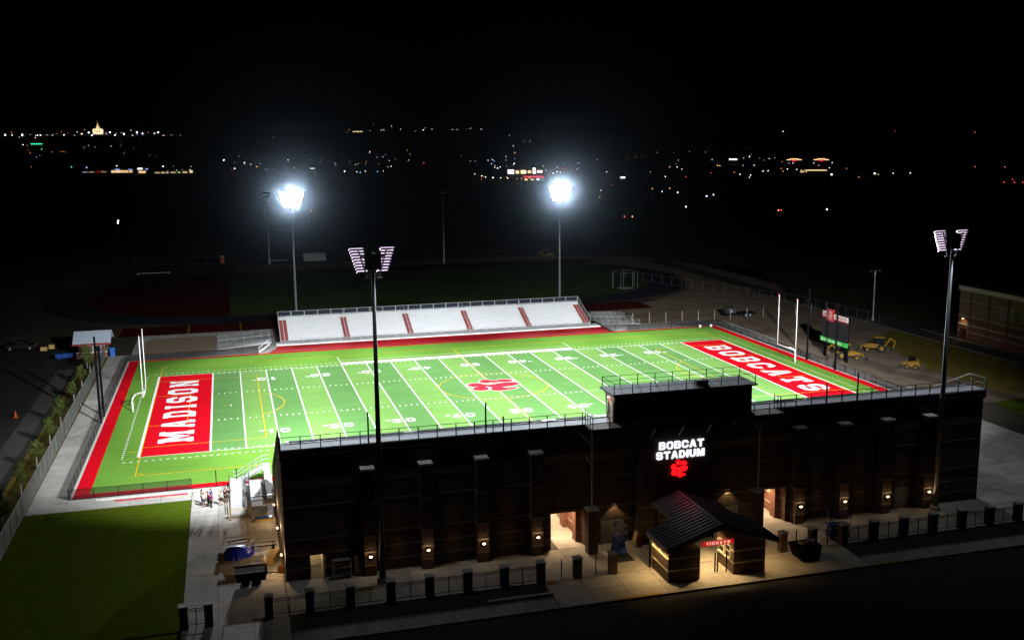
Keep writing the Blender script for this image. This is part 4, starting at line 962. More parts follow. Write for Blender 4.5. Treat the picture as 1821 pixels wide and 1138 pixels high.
# low yellow frame, bench of tools under the landing
sf = thing('scaffold_frame','small yellow scaffold frame standing in front of the ramp','scaffold',(-42.5,-51.6,0))
YT = mat('scaffold_yellow',(0.55,0.36,0.04),0.5)
m = MB()
for x in (-43.5,-41.3):
    MB().tube((x,-51.7,0.05),(x,-51.7,2.0),0.04,n=6).build('leg', YT, sf)
    MB().tube((x,-51.7,0),(x,-51.7,0.06),0.12,n=8).build('foot', DGREY, sf)
MB().tube((-43.5,-51.7,1.25),(-41.3,-51.7,1.25),0.035,n=6).build('cross_bar', YT, sf); MB().tube((-43.5,-51.7,1.0),(-41.3,-51.7,1.0),0.035,n=6).build('cross_bar', YT, sf)
MB().box(-43.9,-41.2,-51.2,-50.6,0.02,0.10).build('plank', mat('old_plank',(0.16,0.12,0.06),0.9), sf)
bt = thing('tool_tray','blue and yellow tool tray lying under the landing','tray',(-39.8,-52.6,0))
MB().box(-40.9,-38.9,-53.0,-52.3,0.02,0.22).build('base', YT, bt); MB().box(-40.85,-38.95,-52.95,-52.35,0.22,0.36).build('tray', BLUEP, bt)

# blue tarp heap with a rack on top
tp = thing('tarp_heap','bright blue tarp over a heap of materials on the forecourt','tarp',(-42.9,-62.0,0))
random.seed(3); m = MB(); NU, NV = 22, 9
for j in range(NV+1):
    f = j/NV
    for i in range(NU):
        t = 2*math.pi*i/NU; rr = (1-f*0.55)*(1+0.10*math.sin(3*t+1)+0.06*math.sin(7*t)+random.uniform(-.05,.05))
        if j == NV: rr = 0
        m.v.append((-42.9+1.55*rr*math.cos(t), -62.0+1.25*rr*math.sin(t), 0.02+0.95*(f**0.6)+ (random.uniform(-.05,.05) if 0<j<NV else 0)))
for j in range(NV):
    for i in range(NU): m.f.append((j*NU+i, j*NU+(i+1)%NU, (j+1)*NU+(i+1)%NU, (j+1)*NU+i))
m.build('tarp', TARP, tp, True)
rk = thing('slatted_rack','slatted metal railing section lying on the blue tarp heap','rack',(-42.9,-62,0.95))
m = MB(); 
for a,b in (((-44.0,-62.5,1.0),(-42.0,-62.2,1.05)),((-43.8,-61.3,1.25),(-41.9,-61.0,1.3))): MB().tube(a,b,0.05,n=6).build('rail', BLK, rk)
for k in range(16):
    f = k/15; MB().box(-44.0+2.0*f-0.03,-44.0+2.0*f+0.05,-62.5+0.3*f,-61.3+0.3*f,1.14,1.18).build('slat', mat('slat_grey',(0.22,0.22,0.23),0.6), rk)
MB().cbox((-42.8,-61.0,1.32),(2.4,0.09,0.06),rz=0.1).build('batten', WOOD, rk); MB().cbox((-41.5,-61.7,1.2),(0.12,1.3,0.05),rz=-0.4).build('batten', WOOD, rk)
sb = thing('sandbag_heap','dull rubble sacks slumped against the blue tarp heap','sacks',(-44.4,-62.6,0))
for k,(x,y,z) in enumerate(((-44.5,-62.8,0.2),(-44.3,-62.2,0.2),(-44.45,-62.5,0.5))): MB().ball((x,y,z),0.32,10,6,(1.2,0.9,0.6)).build('sack', mat('sack',(0.10,0.08,0.05),0.95), sb, True)
# railing bundle and lumber
rb = thing('railing_bundle','dark bundle of picket railing laid between the tarp and wall','railing',(-40.3,-60.8,0))
m = MB()
for y in (-61.3,-60.3): MB().box(-41.6,-39.0,y-0.04,y+0.04,0.42,0.5).build('rail', BLK, rb)
for k in range(22): MB().box(-41.55+0.12*k,-41.51+0.12*k,-61.35,-60.25,0.5,0.54).build('picket', DGREY, rb)
for x in (-41.3,-39.3): MB().box(x-0.1,x+0.1,-61.3,-60.3,0.0,0.42).build('sleeper', DGREY, rb)
lm_ = thing('lumber_stack','stack of pale lumber beams on the lit forecourt','lumber',(-39.9,-64.2,0))
for j in range(3):
    for i in range(5):
        MB().cbox((-39.9+0.21*(i-2)+0.25,-64.0,0.12+0.2*j),(0.19,2.6,0.17),rz=-0.32+random.uniform(-.02,.02)).build('beam', WOOD, lm_)
dp = thing('drop_box','black steel box trailer on the forecourt behind the road fence','trailer',(-41.7,-68.3,0))
MB().extr([(-43.0,-69.6,0.40),(-40.4,-69.6,0.40),(-40.2,-69.6,1.25),(-43.2,-69.6,1.25)],(0,1.8,0)).build('body', BLK, dp)
for x0,x1,y0,y1 in ((-43.25,-40.15,-69.68,-69.6),(-43.25,-40.15,-67.8,-67.72)): MB().box(x0,x1,y0,y1,1.2,1.32).build('rim', DGREY, dp)
for x in (-42.2,-41.2):
    for y in (-69.8,-67.6): MB().tube((x,y-0.1,0.35),(x,y+0.1,0.35),0.35,n=14).build('wheel', RUBBER, dp)
MB().tube((-40.3,-68.7,0.6),(-39.2,-68.7,0.5),0.06,n=6).build('tow_bar', GALV, dp)
for x in (-43.2,-40.3): MB().box(x-0.04,x+0.04,-67.8,-67.7,1.3,2.1).build('stake', WPAINT, dp)
hp = thing('hose_reel','black hose trailing from a reel at the corner of the grandstand','hose',(-38.9,-67.6,0))
MB().tube((-38.85,-67.75,0.45),(-38.85,-67.45,0.45),0.4,n=14).build('reel', mat('rust',(0.14,0.05,0.02)), hp); MB().path([(-38.9,-67.6,0.05),(-39.6,-67.2,0.05),(-40.2,-67.3,0.05),(-40.8,-66.9,0.05)],0.05,6).build('hose', BLK, hp)
# rack and locker against the facade
rk2 = thing('shelf_rack','bare metal shelf rack against the lower left facade','rack',(-33.3,-70.4,0))
for x in (-34.2,-32.5):
    for y in (-70.7,-70.1): MB().tube((x,y,0),(x,y,1.9),0.03,n=6).build('leg', GALV, rk2)
for z in (0.5,1.1,1.85): MB().box(-34.2,-32.5,-70.72,-70.08,z,z+0.04).build('shelf', GALV, rk2)
lk = thing('steel_locker','tall grey steel locker against the facade beside the first pier','locker',(-31.75,-70.0,0))
MB().box(-32.1,-31.45,-70.2,-69.7,0,2.0).build('body', mat('locker_grey',(0.16,0.16,0.15),0.5), lk); MB().box(-32.05,-31.5,-70.225,-70.201,0.05,1.95).build('door', mat('locker_grey2',(0.19,0.19,0.18),0.5), lk)
yb = thing('plywood_sheet','yellow plywood sheet leaning beside the sign tower base','plywood',(-3.3,-70.6,0))
MB().cbox((-3.45,-70.6,0.6),(0.06,0.8,1.25),ry=0.25).build('sheet', WOOD, yb)
ft = thing('hand_truck','red hand truck standing beside the plywood sheet','hand truck',(-3.3,-71.5,0))
m = MB(); m.path([(-3.35,-71.3,0.1),(-3.2,-71.3,1.2),(-3.2,-71.7,1.2),(-3.35,-71.7,0.1)],0.03,6); m.build('frame', mat('red_paint',(0.35,0.02,0.015),0.5), ft)
for y in (-71.25,-71.75): MB().tube((-3.3,y-0.04,0.14),(-3.3,y+0.04,0.14),0.14,n=10).build('wheel', RUBBER, ft)
MB().box(-3.75,-3.35,-71.7,-71.3,0.02,0.06).build('plate', DGREY, ft)

# ---------------- scissor lifts
def lift(name,label,x,y,rz,body,rail):
    t = thing(name,label,'lift',(0,0,0),group='scissor lifts')
    MB().box(-0.38,0.38,-0.9,0.9,0.22,0.62).build('chassis', body, t)
    for sx in (-1,1):
        for sy in (-0.62,0.62): MB().tube((sx*0.30,sy,0.19),(sx*0.44,sy,0.19),0.19,n=12).build('wheel', RUBBER, t)
    m = MB()
    for sx in (-0.3,0.3):
        for k in range(3):
            z = 0.62+0.18*k; m.cbox((sx,0,z+0.09),(0.05,1.6,0.06),rx=0.11); m.cbox((sx*0.85,0,z+0.09),(0.05,1.6,0.06),rx=-0.11)
    m.build('scissor_arms', body, t)
    MB().box(-0.40,0.40,-0.95,0.95,1.18,1.26).build('platform', body, t)
    m = MB()
    for z in (1.75,2.3):
        m.path([(-0.39,-0.94,z),(0.39,-0.94,z),(0.39,0.94,z),(-0.39,0.94,z),(-0.39,-0.94,z)],0.025,6)
    for sx in (-0.39,0.39):
        for sy in (-0.94,-0.3,0.3,0.94): m.tube((sx,sy,1.24),(sx,sy,2.3),0.022,n=6)
    m.build('guard_rail', rail, t)
    MB().box(-0.2,0.2,0.80,0.92,1.9,2.2).build('control_box', DGREY, t)
    t.location = (x,y,0); t.rotation_euler = (0,0,rz); return t
lift('scissor_lift','blue scissor lift with pale rails parked in front of the roll up door',-6.0,-72.6,0.12,BLUEP,mat('pale_blue_rail',(0.55,0.62,0.85),0.5)).scale = (1.0,1.0,1.4)
l2 = lift('scissor_lift','dark blue scissor lift parked at the fence right of the dumpster',17.2,-75.3,1.45,BLUEP,BLUEP); l2.scale = (1.25,1.25,1.25)
mt = thing('door_mat','dark rubber mat on the ground under the blue scissor lift','mat',(-6.0,-72.8,0)); MB().box(-6.9,-5.1,-74.6,-71.6,0.004,0.02).build('sheet', mat('mat_grey',(0.03,0.03,0.03),0.9), mt)
du = thing('dumpster','black steel dumpster with rubbish on top near the ticket booth','dumpster',(11.3,-79.0,0))
MB().extr([(10.35,-79.9,0.1),(12.25,-79.9,0.1),(12.45,-79.9,1.55),(9.75,-79.9,1.55)],(0,1.9,0)).build('body', BLK, du)
for k in range(4): MB().box(10.3+0.55*k,10.36+0.55*k,-79.96,-79.901,0.2,1.5).build('rib', DGREY, du)
MB().cbox((10.9,-79.0,1.62),(0.9,0.7,0.2),rz=0.3,ry=0.15).build('rubbish', mat('carton',(0.20,0.15,0.08),0.9), du); MB().cbox((11.8,-78.8,1.66),(0.8,0.6,0.25),rz=-0.4,rx=0.2).build('rubbish', mat('plaster_scrap',(0.28,0.26,0.18),0.9), du)

# ================================================================== PEOPLE
def skin_mesh(name, verts, edges, radii, m, parent, sub=1, root=0):
    me = bpy.data.meshes.new(name); me.from_pydata(verts, edges, [])
    o = bpy.data.objects.new(name, me); COL.objects.link(o); o.parent = parent
    mod = o.modifiers.new('skin','SKIN'); mod.use_smooth_shade = True
    for i,r_ in enumerate(radii):
        sv = me.skin_vertices[0].data[i]; sv.radius = r_ if isinstance(r_,tuple) else (r_,r_); sv.use_root = (i == root)
    if sub: o.modifiers.new('sub','SUBSURF').levels = sub; o.modifiers['sub'].render_levels = sub
    me.materials.append(m); return o
SKINM = mat('skin',(0.42,0.22,0.14),0.6,var=0.05)
def person(label, x, y, rz, shirt, legs, hair, shorts=True, arm=0.0, h=1.72, step=0.05):
    p = thing('person',label,'person',(x,y,0),rz,group='people standing at the near left corner')
    k = h/1.75
    V = []; E_ = []; Rr_ = []
    def v(px,py,pz,r_,link=None):
        V.append((px*k,py*k,pz*k)); Rr_.append((r_[0]*k,r_[1]*k) if isinstance(r_,tuple) else r_*k)
        if link is not None: E_.append((link,len(V)-1))
        return len(V)-1
    pel = v(0,0,0.95,(0.15,0.11)); wa = v(0,0,1.10,(0.13,0.10),pel); ch = v(0,0.01,1.30,(0.16,0.115),wa); nk = v(0,0.01,1.47,0.06,ch); hd0 = v(0,-0.005,1.57,0.085,nk); hd1 = v(0,0.0,1.68,(0.085,0.10),hd0); v(0,0,1.75,0.05,hd1)
    v(0,-0.115,1.61,0.016,hd0)
    for s in (-1,1):
        sh = v(s*0.18,0.01,1.41,0.06,ch); el = v(s*(0.24),-0.02-arm*0.1,1.14,0.045,sh); wr = v(s*(0.22-arm*0.1),-0.08-arm*0.22,0.93+arm*0.22,0.032,el); pa = v(s*(0.21-arm*0.12),-0.10-arm*0.3,0.86+arm*0.26,(0.036,0.022),wr)
        for q in range(4): v(s*(0.19-arm*0.12+0.013*q),-0.12-arm*0.33+0.006*q,0.775+arm*0.27+0.008*abs(q-1),0.008,pa)
        v(s*(0.165-arm*0.12),-0.13-arm*0.3,0.84+arm*0.26,0.009,pa)
        hp_ = v(s*0.09,0,0.90,0.095,pel); kn = v(s*0.10,-0.02-step*s,0.49,0.06,hp_); an = v(s*0.10,0.02-step*s*1.4,0.09,0.042,kn); v(s*0.11,-0.14-step*s*1.4,0.035,0.035,an)
    b = skin_mesh('body',V,E_,Rr_,SKINM,p)
    T = [(0,0,0.93),(0,0,1.10),(0,0.01,1.30),(0,0.01,1.44),(-0.18,0.01,1.41),(-0.235,-0.02-arm*.08,1.18),(0.18,0.01,1.41),(0.235,-0.02-arm*.08,1.18)]
    skin_mesh('shirt',[(a*k,bb*k,c*k) for a,bb,c in T],[(0,1),(1,2),(2,3),(2,4),(4,5),(2,6),(6,7)],[(0.17*k,0.13*k),(0.155*k,0.125*k),(0.185*k,0.14*k),0.075*k,0.08*k,0.062*k,0.08*k,0.062*k],shirt,p)
    zb = 0.52 if shorts else 0.10
    Lg = [(0,0,1.0)]; Ed = []
    for s in (-1,1):
        Lg += [(s*0.09,0,0.90),(s*0.10,-0.01-step*s*0.9,0.52 if shorts else 0.50)]+([] if shorts else [(s*0.10,0.015-step*s*1.4,0.12)])
    n_ = 2 if shorts else 3; Ed = [(0,1),(1,2)]+([] if shorts else [(2,3)])+[(0,1+n_),(1+n_,2+n_)]+([] if shorts else [(2+n_,3+n_)])
    rr = [(0.165*k,0.125*k)]+[0.11*k,0.085*k]+([] if shorts else [0.07*k])+[0.11*k,0.085*k]+([] if shorts else [0.07*k])
    skin_mesh('shorts' if shorts else 'trousers',[(a*k,bb*k,c*k) for a,bb,c in Lg],Ed,rr,legs,p)
    m = MB(); m.ball((0,0.02*k,1.665*k),0.108*k,12,8,(0.92,1.0,1.02)); o = m.build('hair',hair,None,True); o.parent = p
    for s in (-1,1):
        o = MB().cbox((s*0.105*k,(-0.06-step*s*1.4)*k,0.04*k),(0.09*k,0.26*k,0.08*k)).build('shoe',DGREY,None); o.parent = p
    return p
def cl(n,c): return mat('cloth_'+n,c,0.85,var=0.08)
HB = mat('hair_brown',(0.035,0.02,0.012),0.7); HG = mat('hair_fair',(0.20,0.13,0.06),0.7); HK = mat('hair_black',(0.01,0.008,0.007),0.7)
person('person in a white top with dark hair at the back left of the group',-46.55,-45.3,2.2,cl('white',(0.6,0.58,0.55)),cl('denim',(0.05,0.07,0.13)),HK,False,0.3)
person('person in a pale top at the front left of the group',-46.35,-46.35,0.9,cl('pale',(0.55,0.50,0.46)),cl('denim',(0.05,0.07,0.13)),HG,True,0.5)
person('person in a blue top in the middle of the group',-45.55,-45.2,1.2,cl('blue',(0.02,0.07,0.34)),cl('navy',(0.02,0.025,0.05)),HB,False,0.2)
person('person in a red top in the middle of the group',-45.85,-46.15,1.6,cl('red',(0.38,0.02,0.015)),cl('black',(0.012,0.012,0.013)),HB,False,0.5)
person('person in a magenta top and dark trousers at the front of the group',-45.55,-46.85,2.4,cl('magenta',(0.26,0.012,0.20)),cl('black',(0.012,0.012,0.013)),HK,False,0.4)
person('person in a grey top and black shorts standing alone beside the group',-44.45,-46.4,-2.2,cl('grey',(0.36,0.35,0.33)),cl('black',(0.012,0.012,0.013)),HG,True,0.1,1.75)
person('person in a black top and black shorts with arms down near the ramp',-43.95,-45.75,2.8,cl('black',(0.012,0.012,0.013)),cl('black',(0.012,0.012,0.013)),HB,True,0.3,1.78)
person('person in a black top and khaki shorts closest to the ramp',-43.6,-45.55,3.3,cl('black',(0.012,0.012,0.013)),cl('khaki',(0.30,0.25,0.16)),HG,True,0.2,1.84)
# long red and white strips lying by the near fence
for y,x0,x1,c,l in ((-40.55,-58.5,-47.6,'w','long white padding strip on the ground along the near fence'),(-41.4,-56.4,-48.2,'r','long red padding strip on the ground along the near fence')):
    s_ = thing('padding_strip',l,'padding',((x0+x1)/2,y,0),group='padding strips'); n = 4
    for k in range(n):
        a = x0+(x1-x0)*k/n; b = x0+(x1-x0)*(k+1)/n-0.05
        MB().extr([(a,y-0.12+0.02*k,0.01),(b,y-0.1+0.02*k,0.01),(b,y+0.12+0.02*k,0.01),(a,y+0.1+0.02*k,0.01)],(0,0,0.09)).build('segment', WPAINT if c=='w' else mat('pad_red',(0.5,0.01,0.02),0.6), s_)
cs = thing('white_cone','pair','x') if False else None
for x,l in ((57.0,'small white field marker on the turf, left one at the far right corner'),(59.6,'small white field marker on the red border at the far right corner')):
    c_ = thing('field_marker',l,'marker',(x,38.3,0),group='white markers at the far right corner'); MB().ball((x,38.3,0.32),0.34,10,6,(1,1,0.9)).build('bag', WPAINT, c_, True); MB().tube((x,38.3,0.01),(x,38.3,0.05),0.3,n=10).build('base', WPAINT, c_)

# ================================================================== SAPLINGS
GUARD = mat('tree_guard',(0.62,0.62,0.60),0.7)
def sapling(x,y,h,label,seed):
    rnd = random.Random(seed)
    t = thing('sapling_tree',label,'tree',(x,y,0),group='saplings along the left fence')
    MB().tube((x,y,0),(x+0.05,y,h*0.75),0.055,0.025,n=8).build('trunk', BARK, t)
    MB().tube((x,y,0.05),(x,y,1.35),0.085,n=10).build('trunk_guard', GUARD, t)
    MB().tube((x,y,-0.01),(x,y,0.05),0.75,0.7,n=16).build('mulch_ring', MULCH, t)
    lb = MB(); cr = MB(); tips = []
    for k in range(13):
        z = h*(0.36+0.5*k/12); a = k*2.4+rnd.uniform(-.4,.4); L_ = (0.95-0.45*k/12)*rnd.uniform(.7,1.25)
        q = (x+L_*math.cos(a),y+L_*math.sin(a),z+L_*rnd.uniform(.35,.8)); lb.tube((x+0.03,y,z),q,0.02,0.008,n=5); tips.append(((x,y,z),q))
    tips.append(((x,y,h*0.7),(x+0.05,y,h)))
    lb.build('limbs', BARK, t)
    for (p0,p1) in tips:
        for i in range(34):
            f = rnd.uniform(.3,1.15); c = [p0[j]+(p1[j]-p0[j])*f+rnd.gauss(0,.14) for j in range(3)]
            d = Vector((rnd.gauss(0,1),rnd.gauss(0,1),rnd.gauss(0,.6))).normalized(); e = d.orthogonal().normalized(); s_ = rnd.uniform(.06,.13)
            C_ = Vector(c); cr.add([C_-d*s_,C_+e*s_*.6,C_+d*s_,C_-e*s_*.6],[(0,1,2,3)])
    cr.build('crown', LEAF, t)
near = ['nearest the camera','second from the bottom','third from the bottom','fourth from the bottom','fifth from the bottom','sixth from the bottom','seventh one up','beside the brick shed wall']
for i,y in enumerate((-47.1,-36.0,-25.1,-14.5,-4.5,9.75,19.7,31.0)):
    sapling(-67.25,y,3.9+0.5*math.sin(i*2.1),f'young sapling with white trunk guard along the left fence, {near[i]}',i+20)
for i,(x,y) in enumerate(((-68.3,36.0),(-69.0,41.0))):
    sapling(x,y,3.6,f'leafy taller sapling in front of the brick shed, {"nearer" if i==0 else "farther"} one',i+50)

# ================================================================== BRICK SHED (left)
sh = thing('brick_shed','small brick ticket shed with blue grey metal roof at the left corner','shed',(-68.3,48.2,0))
MB().box(-70.9,-66.0,45.6,50.6,0,3.0).build('wall', BRKR, sh)
for z,h in ((2.45,0.5),(0.95,0.2)): MB().box(-70.95,-65.95,45.55,50.65,z,z+h).build('stone_band', STONEW, sh)
BR = mat('blue_grey_roof',(0.52,0.60,0.70),0.7,metal=0.0,var=0.25,scale=8)
n_ = MB().extr([(-71.8,44.6,3.0),(-71.8,48.1,4.9),(-71.8,51.6,3.0),(-71.8,51.6,2.85),(-71.8,48.1,4.72),(-71.8,44.6,2.85)],(6.9,0,0)).build('roof', BR, sh)
for k in range(15): MB().extr([(-71.6+0.47*k,44.6,3.0),(-71.6+0.47*k,48.1,4.9),(-71.6+0.47*k,48.1,4.98),(-71.6+0.47*k,44.6,3.08)],(0.06,0,0)).build('roof_seam', BR, n_)
MB().box(-71.82,-64.88,44.5,44.6,2.72,3.02).build('red_fascia', mat('fascia_red',(0.30,0.02,0.025),0.6), n_)
w_ = MB().box(-68.2,-66.9,45.52,45.549,1.25,2.3).build('window', GLASSD, sh)
MB().box(-68.3,-68.2,45.48,45.546,1.2,2.35).build('window_frame', WPAINT, w_); MB().box(-66.9,-66.8,45.48,45.546,1.2,2.35).build('window_frame', WPAINT, w_); MB().box(-68.4,-66.7,45.42,45.546,1.12,1.2).build('window_sill', STONEW, w_)
for x in (-70.95,-65.95): MB().box(x-0.3,x+0.3,44.9,45.5,0,1.15).build('porch_pier', BRKR, sh); 
for x in (-70.95,-65.95): MB().box(x-0.34,x+0.34,44.86,45.54,1.15,1.28).build('porch_cap', STONEW, sh)
pt = thing('blue_barrel','tall blue plastic bin beside the brick shed','bin',(-64.9,46.4,0))
MB().box(-65.3,-64.4,46.0,46.8,0,1.5).build('body', mat('blue_plastic',(0.02,0.12,0.42),0.5), pt); MB().box(-65.35,-64.35,45.95,46.85,1.5,1.62).build('lid', mat('blue_plastic2',(0.03,0.16,0.50),0.5), pt)

# ================================================================== VEHICLES ON THE LEFT LOT
def wheel(par,x,y,z,r_,wd,ax='y',hub=YPAINT):
    a = (x,y-wd/2,z) if ax == 'y' else (x-wd/2,y,z); b = (x,y+wd/2,z) if ax == 'y' else (x+wd/2,y,z)
    w_ = MB().tube(a,b,r_,n=18).build('wheel', RUBBER, par); off = 0.012
    a2 = (x,y-wd/2-off,z) if ax=='y' else (x-wd/2-off,y,z); b2 = (x,y+wd/2+off,z) if ax=='y' else (x+wd/2+off,y,z)
    MB().tube(a2,b2,r_*0.5,n=12).build('hub', hub, w_)
pk = thing('pickup_truck','dark pickup truck parked on the unlit lot at far left','pickup truck',(0,0,0))
CARP = mat('car_paint_dark',(0.012,0.013,0.015),0.25,spec=0.6,var=0.0)
MB().extr([(-2.8,-0.95,0.45),(2.75,-0.95,0.45),(2.8,-0.95,0.85),(2.65,-0.95,1.05),(1.35,-0.95,1.12),(0.75,-0.95,1.78),(-0.75,-0.95,1.80),(-0.95,-0.95,1.12),(-2.75,-0.95,1.10)],(0,1.9,0)).build('body', CARP, pk)
for y in (-0.965,0.955): MB().box(-0.7,0.3,y,y+0.01,1.22,1.68).build('side_window', GLASSD, pk)
MB().box(-2.7,-1.0,-0.8,0.8,1.101,1.13).build('bed_liner', RUBBER, pk)
for x in (-1.85,1.85):
    for y in (-0.86,0.86): wheel(pk,x,y,0.38,0.38,0.26,'y',GALV)
for y in (-0.7,0.7): MB().box(2.78,2.82,y-0.2,y+0.2,0.72,0.9).build('headlight', mat('lens_clear',(0.5,0.5,0.45),0.1), pk)
pk.location = (-83.5,58.8,0)
bx = thing('blue_tank','blue painted tank trailer lying on the left lot','tank',(-72.9,45.3,0))
MB().tube((-75.0,45.3,0.75),(-71.8,45.3,0.75),0.55,n=16).build('tank', BLUEP, bx); 
for x in (-74.4,-72.4): MB().box(x-0.1,x+0.1,44.8,45.8,0,0.4).build('cradle', DGREY, bx)
MB().tube((-71.8,45.3,0.6),(-69.6,45.0,0.5),0.06,n=6).build('tow_bar', WPAINT, bx)
cr_ = thing('wooden_crates','pale crates stacked behind the pickup on the dark lot','crates',(-78.6,56.5,0))
MB().box(-79.4,-78.2,56,57,0,0.7).build('crate', WOOD, cr_); MB().box(-78.1,-77.1,57.6,58.6,0,0.8).build('crate', WOOD, cr_)
co = thing('traffic_cone','orange traffic cone standing on the dark left lot','cone',(-74.6,2.4,0))
MB().tube((-74.6,2.4,0.04),(-74.6,2.4,1.0),0.24,0.06,n=14).build('body', ORANGE, co); MB().box(-74.95,-74.25,2.05,2.75,0,0.05).build('base', ORANGE, co)

# ================================================================== SCOREBOARD
sc = thing('scoreboard','large black scoreboard with red and white crown panels behind the right end zone','scoreboard',(66.5,1,0))
for y in (-2.6,4.6): MB().box(66.35,66.75,y-0.2,y+0.2,0,8.3).build('post', BLK, sc)
MB().box(66.0,66.34,-3.15,5.0,3.72,7.35).build('screen', mat('screen_grey',(0.016,0.015,0.016),0.8,var=0.1,spec=0.05), sc)
for k in range(1,4): MB().box(65.985,65.999,-3.15,5.0,3.72+0.9*k-0.015,3.72+0.9*k+0.015).build('screen_seam', BLK, sc)
MB().box(65.98,65.999,-0.55,-0.5,3.72,7.35).build('screen_seam', BLK, sc)
gp = MB().box(65.9,66.3,-3.2,5.25,2.9,3.7).build('sponsor_panel', mat('sponsor_green',(0.03,0.40,0.05),0.6), sc)
SW = mat('sponsor_white',(0.75,0.75,0.72),0.7)
MB().loops([oval_pts(0,0,0.22,0.26,0.2)], lambda u,v:(65.89,4.5-u,3.3+v)).build('sponsor_mark', SW, gp)
for k,(a,b) in enumerate(((0.0,0.9),(1.1,2.5),(2.65,3.6),(4.4,5.9))): # illegible white lettering: runs of strokes
    for i in range(int((b-a)/0.22)): MB().box(65.885,65.898,3.9-a-0.22*i-0.15,3.9-a-0.22*i,3.17,3.43-0.05*(i%2)).build('sponsor_stroke', SW, gp)
cp = MB().box(65.85,66.2,1.2,3.3,7.0,9.25).build('crown_panel', mat('crown_red',(0.33,0.012,0.03),0.6), sc)
for i,p in enumerate(PAW): MB().loops([oval_pts(*p)], lambda u,v:(65.845-0.0006*i,3.1-1.7*u,7.3+1.7*v)).build('crown_paw', mat('crown_mark',(0.55,0.20,0.20),0.6), cp)
for y0,y1,t,z0 in ((3.35,5.1,'MADISON',7.75),(-3.2,1.15,'BOBCATS',7.6)):
    wp = MB().extr([(65.95,y0,z0),(66.15 if y0>0 else 65.95,y1,z0),(66.15 if y0>0 else 65.95,y1,z0+0.85),(65.95,y0,z0+0.85)],(0.2,0,0)).build('wing_panel', mat('wing_white',(0.6,0.58,0.56),0.6), sc)
    lettering(t, SLAB, (y1-y0)*0.85, 0.5, lambda a,b,y1=y1,y0=y0,z0=z0: (65.93,y1-(y1-y0)*0.08-a,z0+0.18+b), mat('wing_red',(0.35,0.02,0.03),0.6), wp, 'wing_letter', 2.5)
    MB().box(66.0,66.2,y0,y1,z0-0.3,z0-0.01).build('wing_base', mat('crown_red',(0.33,0.012,0.03),0.6), sc)

# ================================================================== EARTH MOVERS
def backhoe(label,x,y,rz,cab=True):
    t = thing('backhoe_loader',label,'backhoe',(0,0,0),group='yellow earth movers on the dirt')
    MB().extr([(-1.6,-0.5,0.7),(2.2,-0.5,0.8),(2.2,-0.5,1.45),(0.6,-0.5,1.65),(-1.6,-0.5,1.3)],(0,1.0,0)).build('engine_body', YPAINT, t)
    for sy in (-0.95,0.95): wheel(t,-0.9,sy,0.8,0.8,0.45); wheel(t,1.7,sy*0.9,0.5,0.5,0.35)
    for sx in (-1.3,0.3):
        for sy in (-0.6,0.6): MB().box(sx-0.05,sx+0.05,sy-0.05,sy+0.05,1.2,2.75).build('cab_post', BLK, t)
    MB().box(-1.5,0.5,-0.75,0.75,2.75,2.9).build('cab_roof', YPAINT, t)
    if cab: MB().box(-1.24,0.24,-0.56,0.56,1.7,2.7).build('cab_glass', GLASSD, t)
    MB().box(-0.9,-0.4,-0.25,0.25,1.3,1.9).build('seat', BLK, t)
    for sy in (-0.55,0.55): MB().path([(0.9,sy,1.4),(2.4,sy,1.2),(3.1,sy,0.5)],0.09,6).build('loader_arm', YPAINT, t)
    MB().extr([(3.0,-1.1,0.1),(3.7,-1.1,0.05),(3.2,-1.1,0.35),(3.1,-1.1,0.9)],(0,2.2,0)).build('front_bucket', DGREY, t)
    MB().path([(-1.7,0,1.0),(-2.6,0,2.6),(-3.6,0,2.0)],0.14,6).build('boom', YPAINT, t); MB().path([(-3.6,0,2.0),(-3.2,0,0.7)],0.11,6).build('dipper', YPAINT, t)
    MB().extr([(-3.5,-0.35,0.25),(-2.9,-0.35,0.2),(-3.0,-0.35,0.8),(-3.3,-0.35,0.85)],(0,0.7,0)).build('rear_bucket', DGREY, t)
    t.location = (x,y,0); t.rotation_euler = (0,0,rz); return t
backhoe('yellow backhoe loader partly hidden behind the scoreboard post',68.6,0.2,-0.6)
backhoe('yellow backhoe loader with upright arm parked alone on the dirt',77.8,4.6,2.7)
sk = thing('skid_steer','small yellow skid steer loader on the dirt behind the grandstand end','skid steer',(0,0,0),group='yellow earth movers on the dirt')
MB().extr([(-1.3,-0.7,0.35),(0.9,-0.7,0.35),(1.1,-0.7,0.9),(-0.4,-0.7,1.3),(-1.4,-0.7,1.3)],(0,1.4,0)).build('body', YPAINT, sk)
for sx in (-0.75,0.65):
    for sy in (-0.9,0.9): wheel(sk,sx,sy,0.42,0.42,0.3)
MB().box(-0.7,0.5,-0.6,0.6,1.25,2.05).build('cab', BLK, sk)
for sy in (-0.8,0.8): MB().path([(-1.2,sy,1.5),(0.9,sy,1.2),(1.6,sy,0.4)],0.08,6).build('arm', YPAINT, sk)
MB().extr([(1.5,-0.9,0.05),(2.3,-0.9,0.05),(1.7,-0.9,0.3),(1.6,-0.9,0.7)],(0,1.8,0)).build('bucket', DGREY, sk)
sk.location = (74.9,-10.0,0); sk.rotation_euler = (0,0,2.5)
tr = thing('flat_trailer','dark flat trailer with a tank parked behind the far right corner','trailer',(71,48,0))
MB().box(68.0,75.5,47.0,49.2,0.75,0.95).build('bed', BLK, tr); MB().box(68.2,70.4,47.2,49.0,0.96,2.3).build('tank', DGREY, tr); MB().ball((69.3,47.1,1.5),0.22,10,6).build('reflector', mat('pale_disc',(0.45,0.5,0.55)), tr)
for x in (72.8,73.9):
    for y in (47.0,49.2): wheel(tr,x,y,0.45,0.45,0.25,'y',GALV)
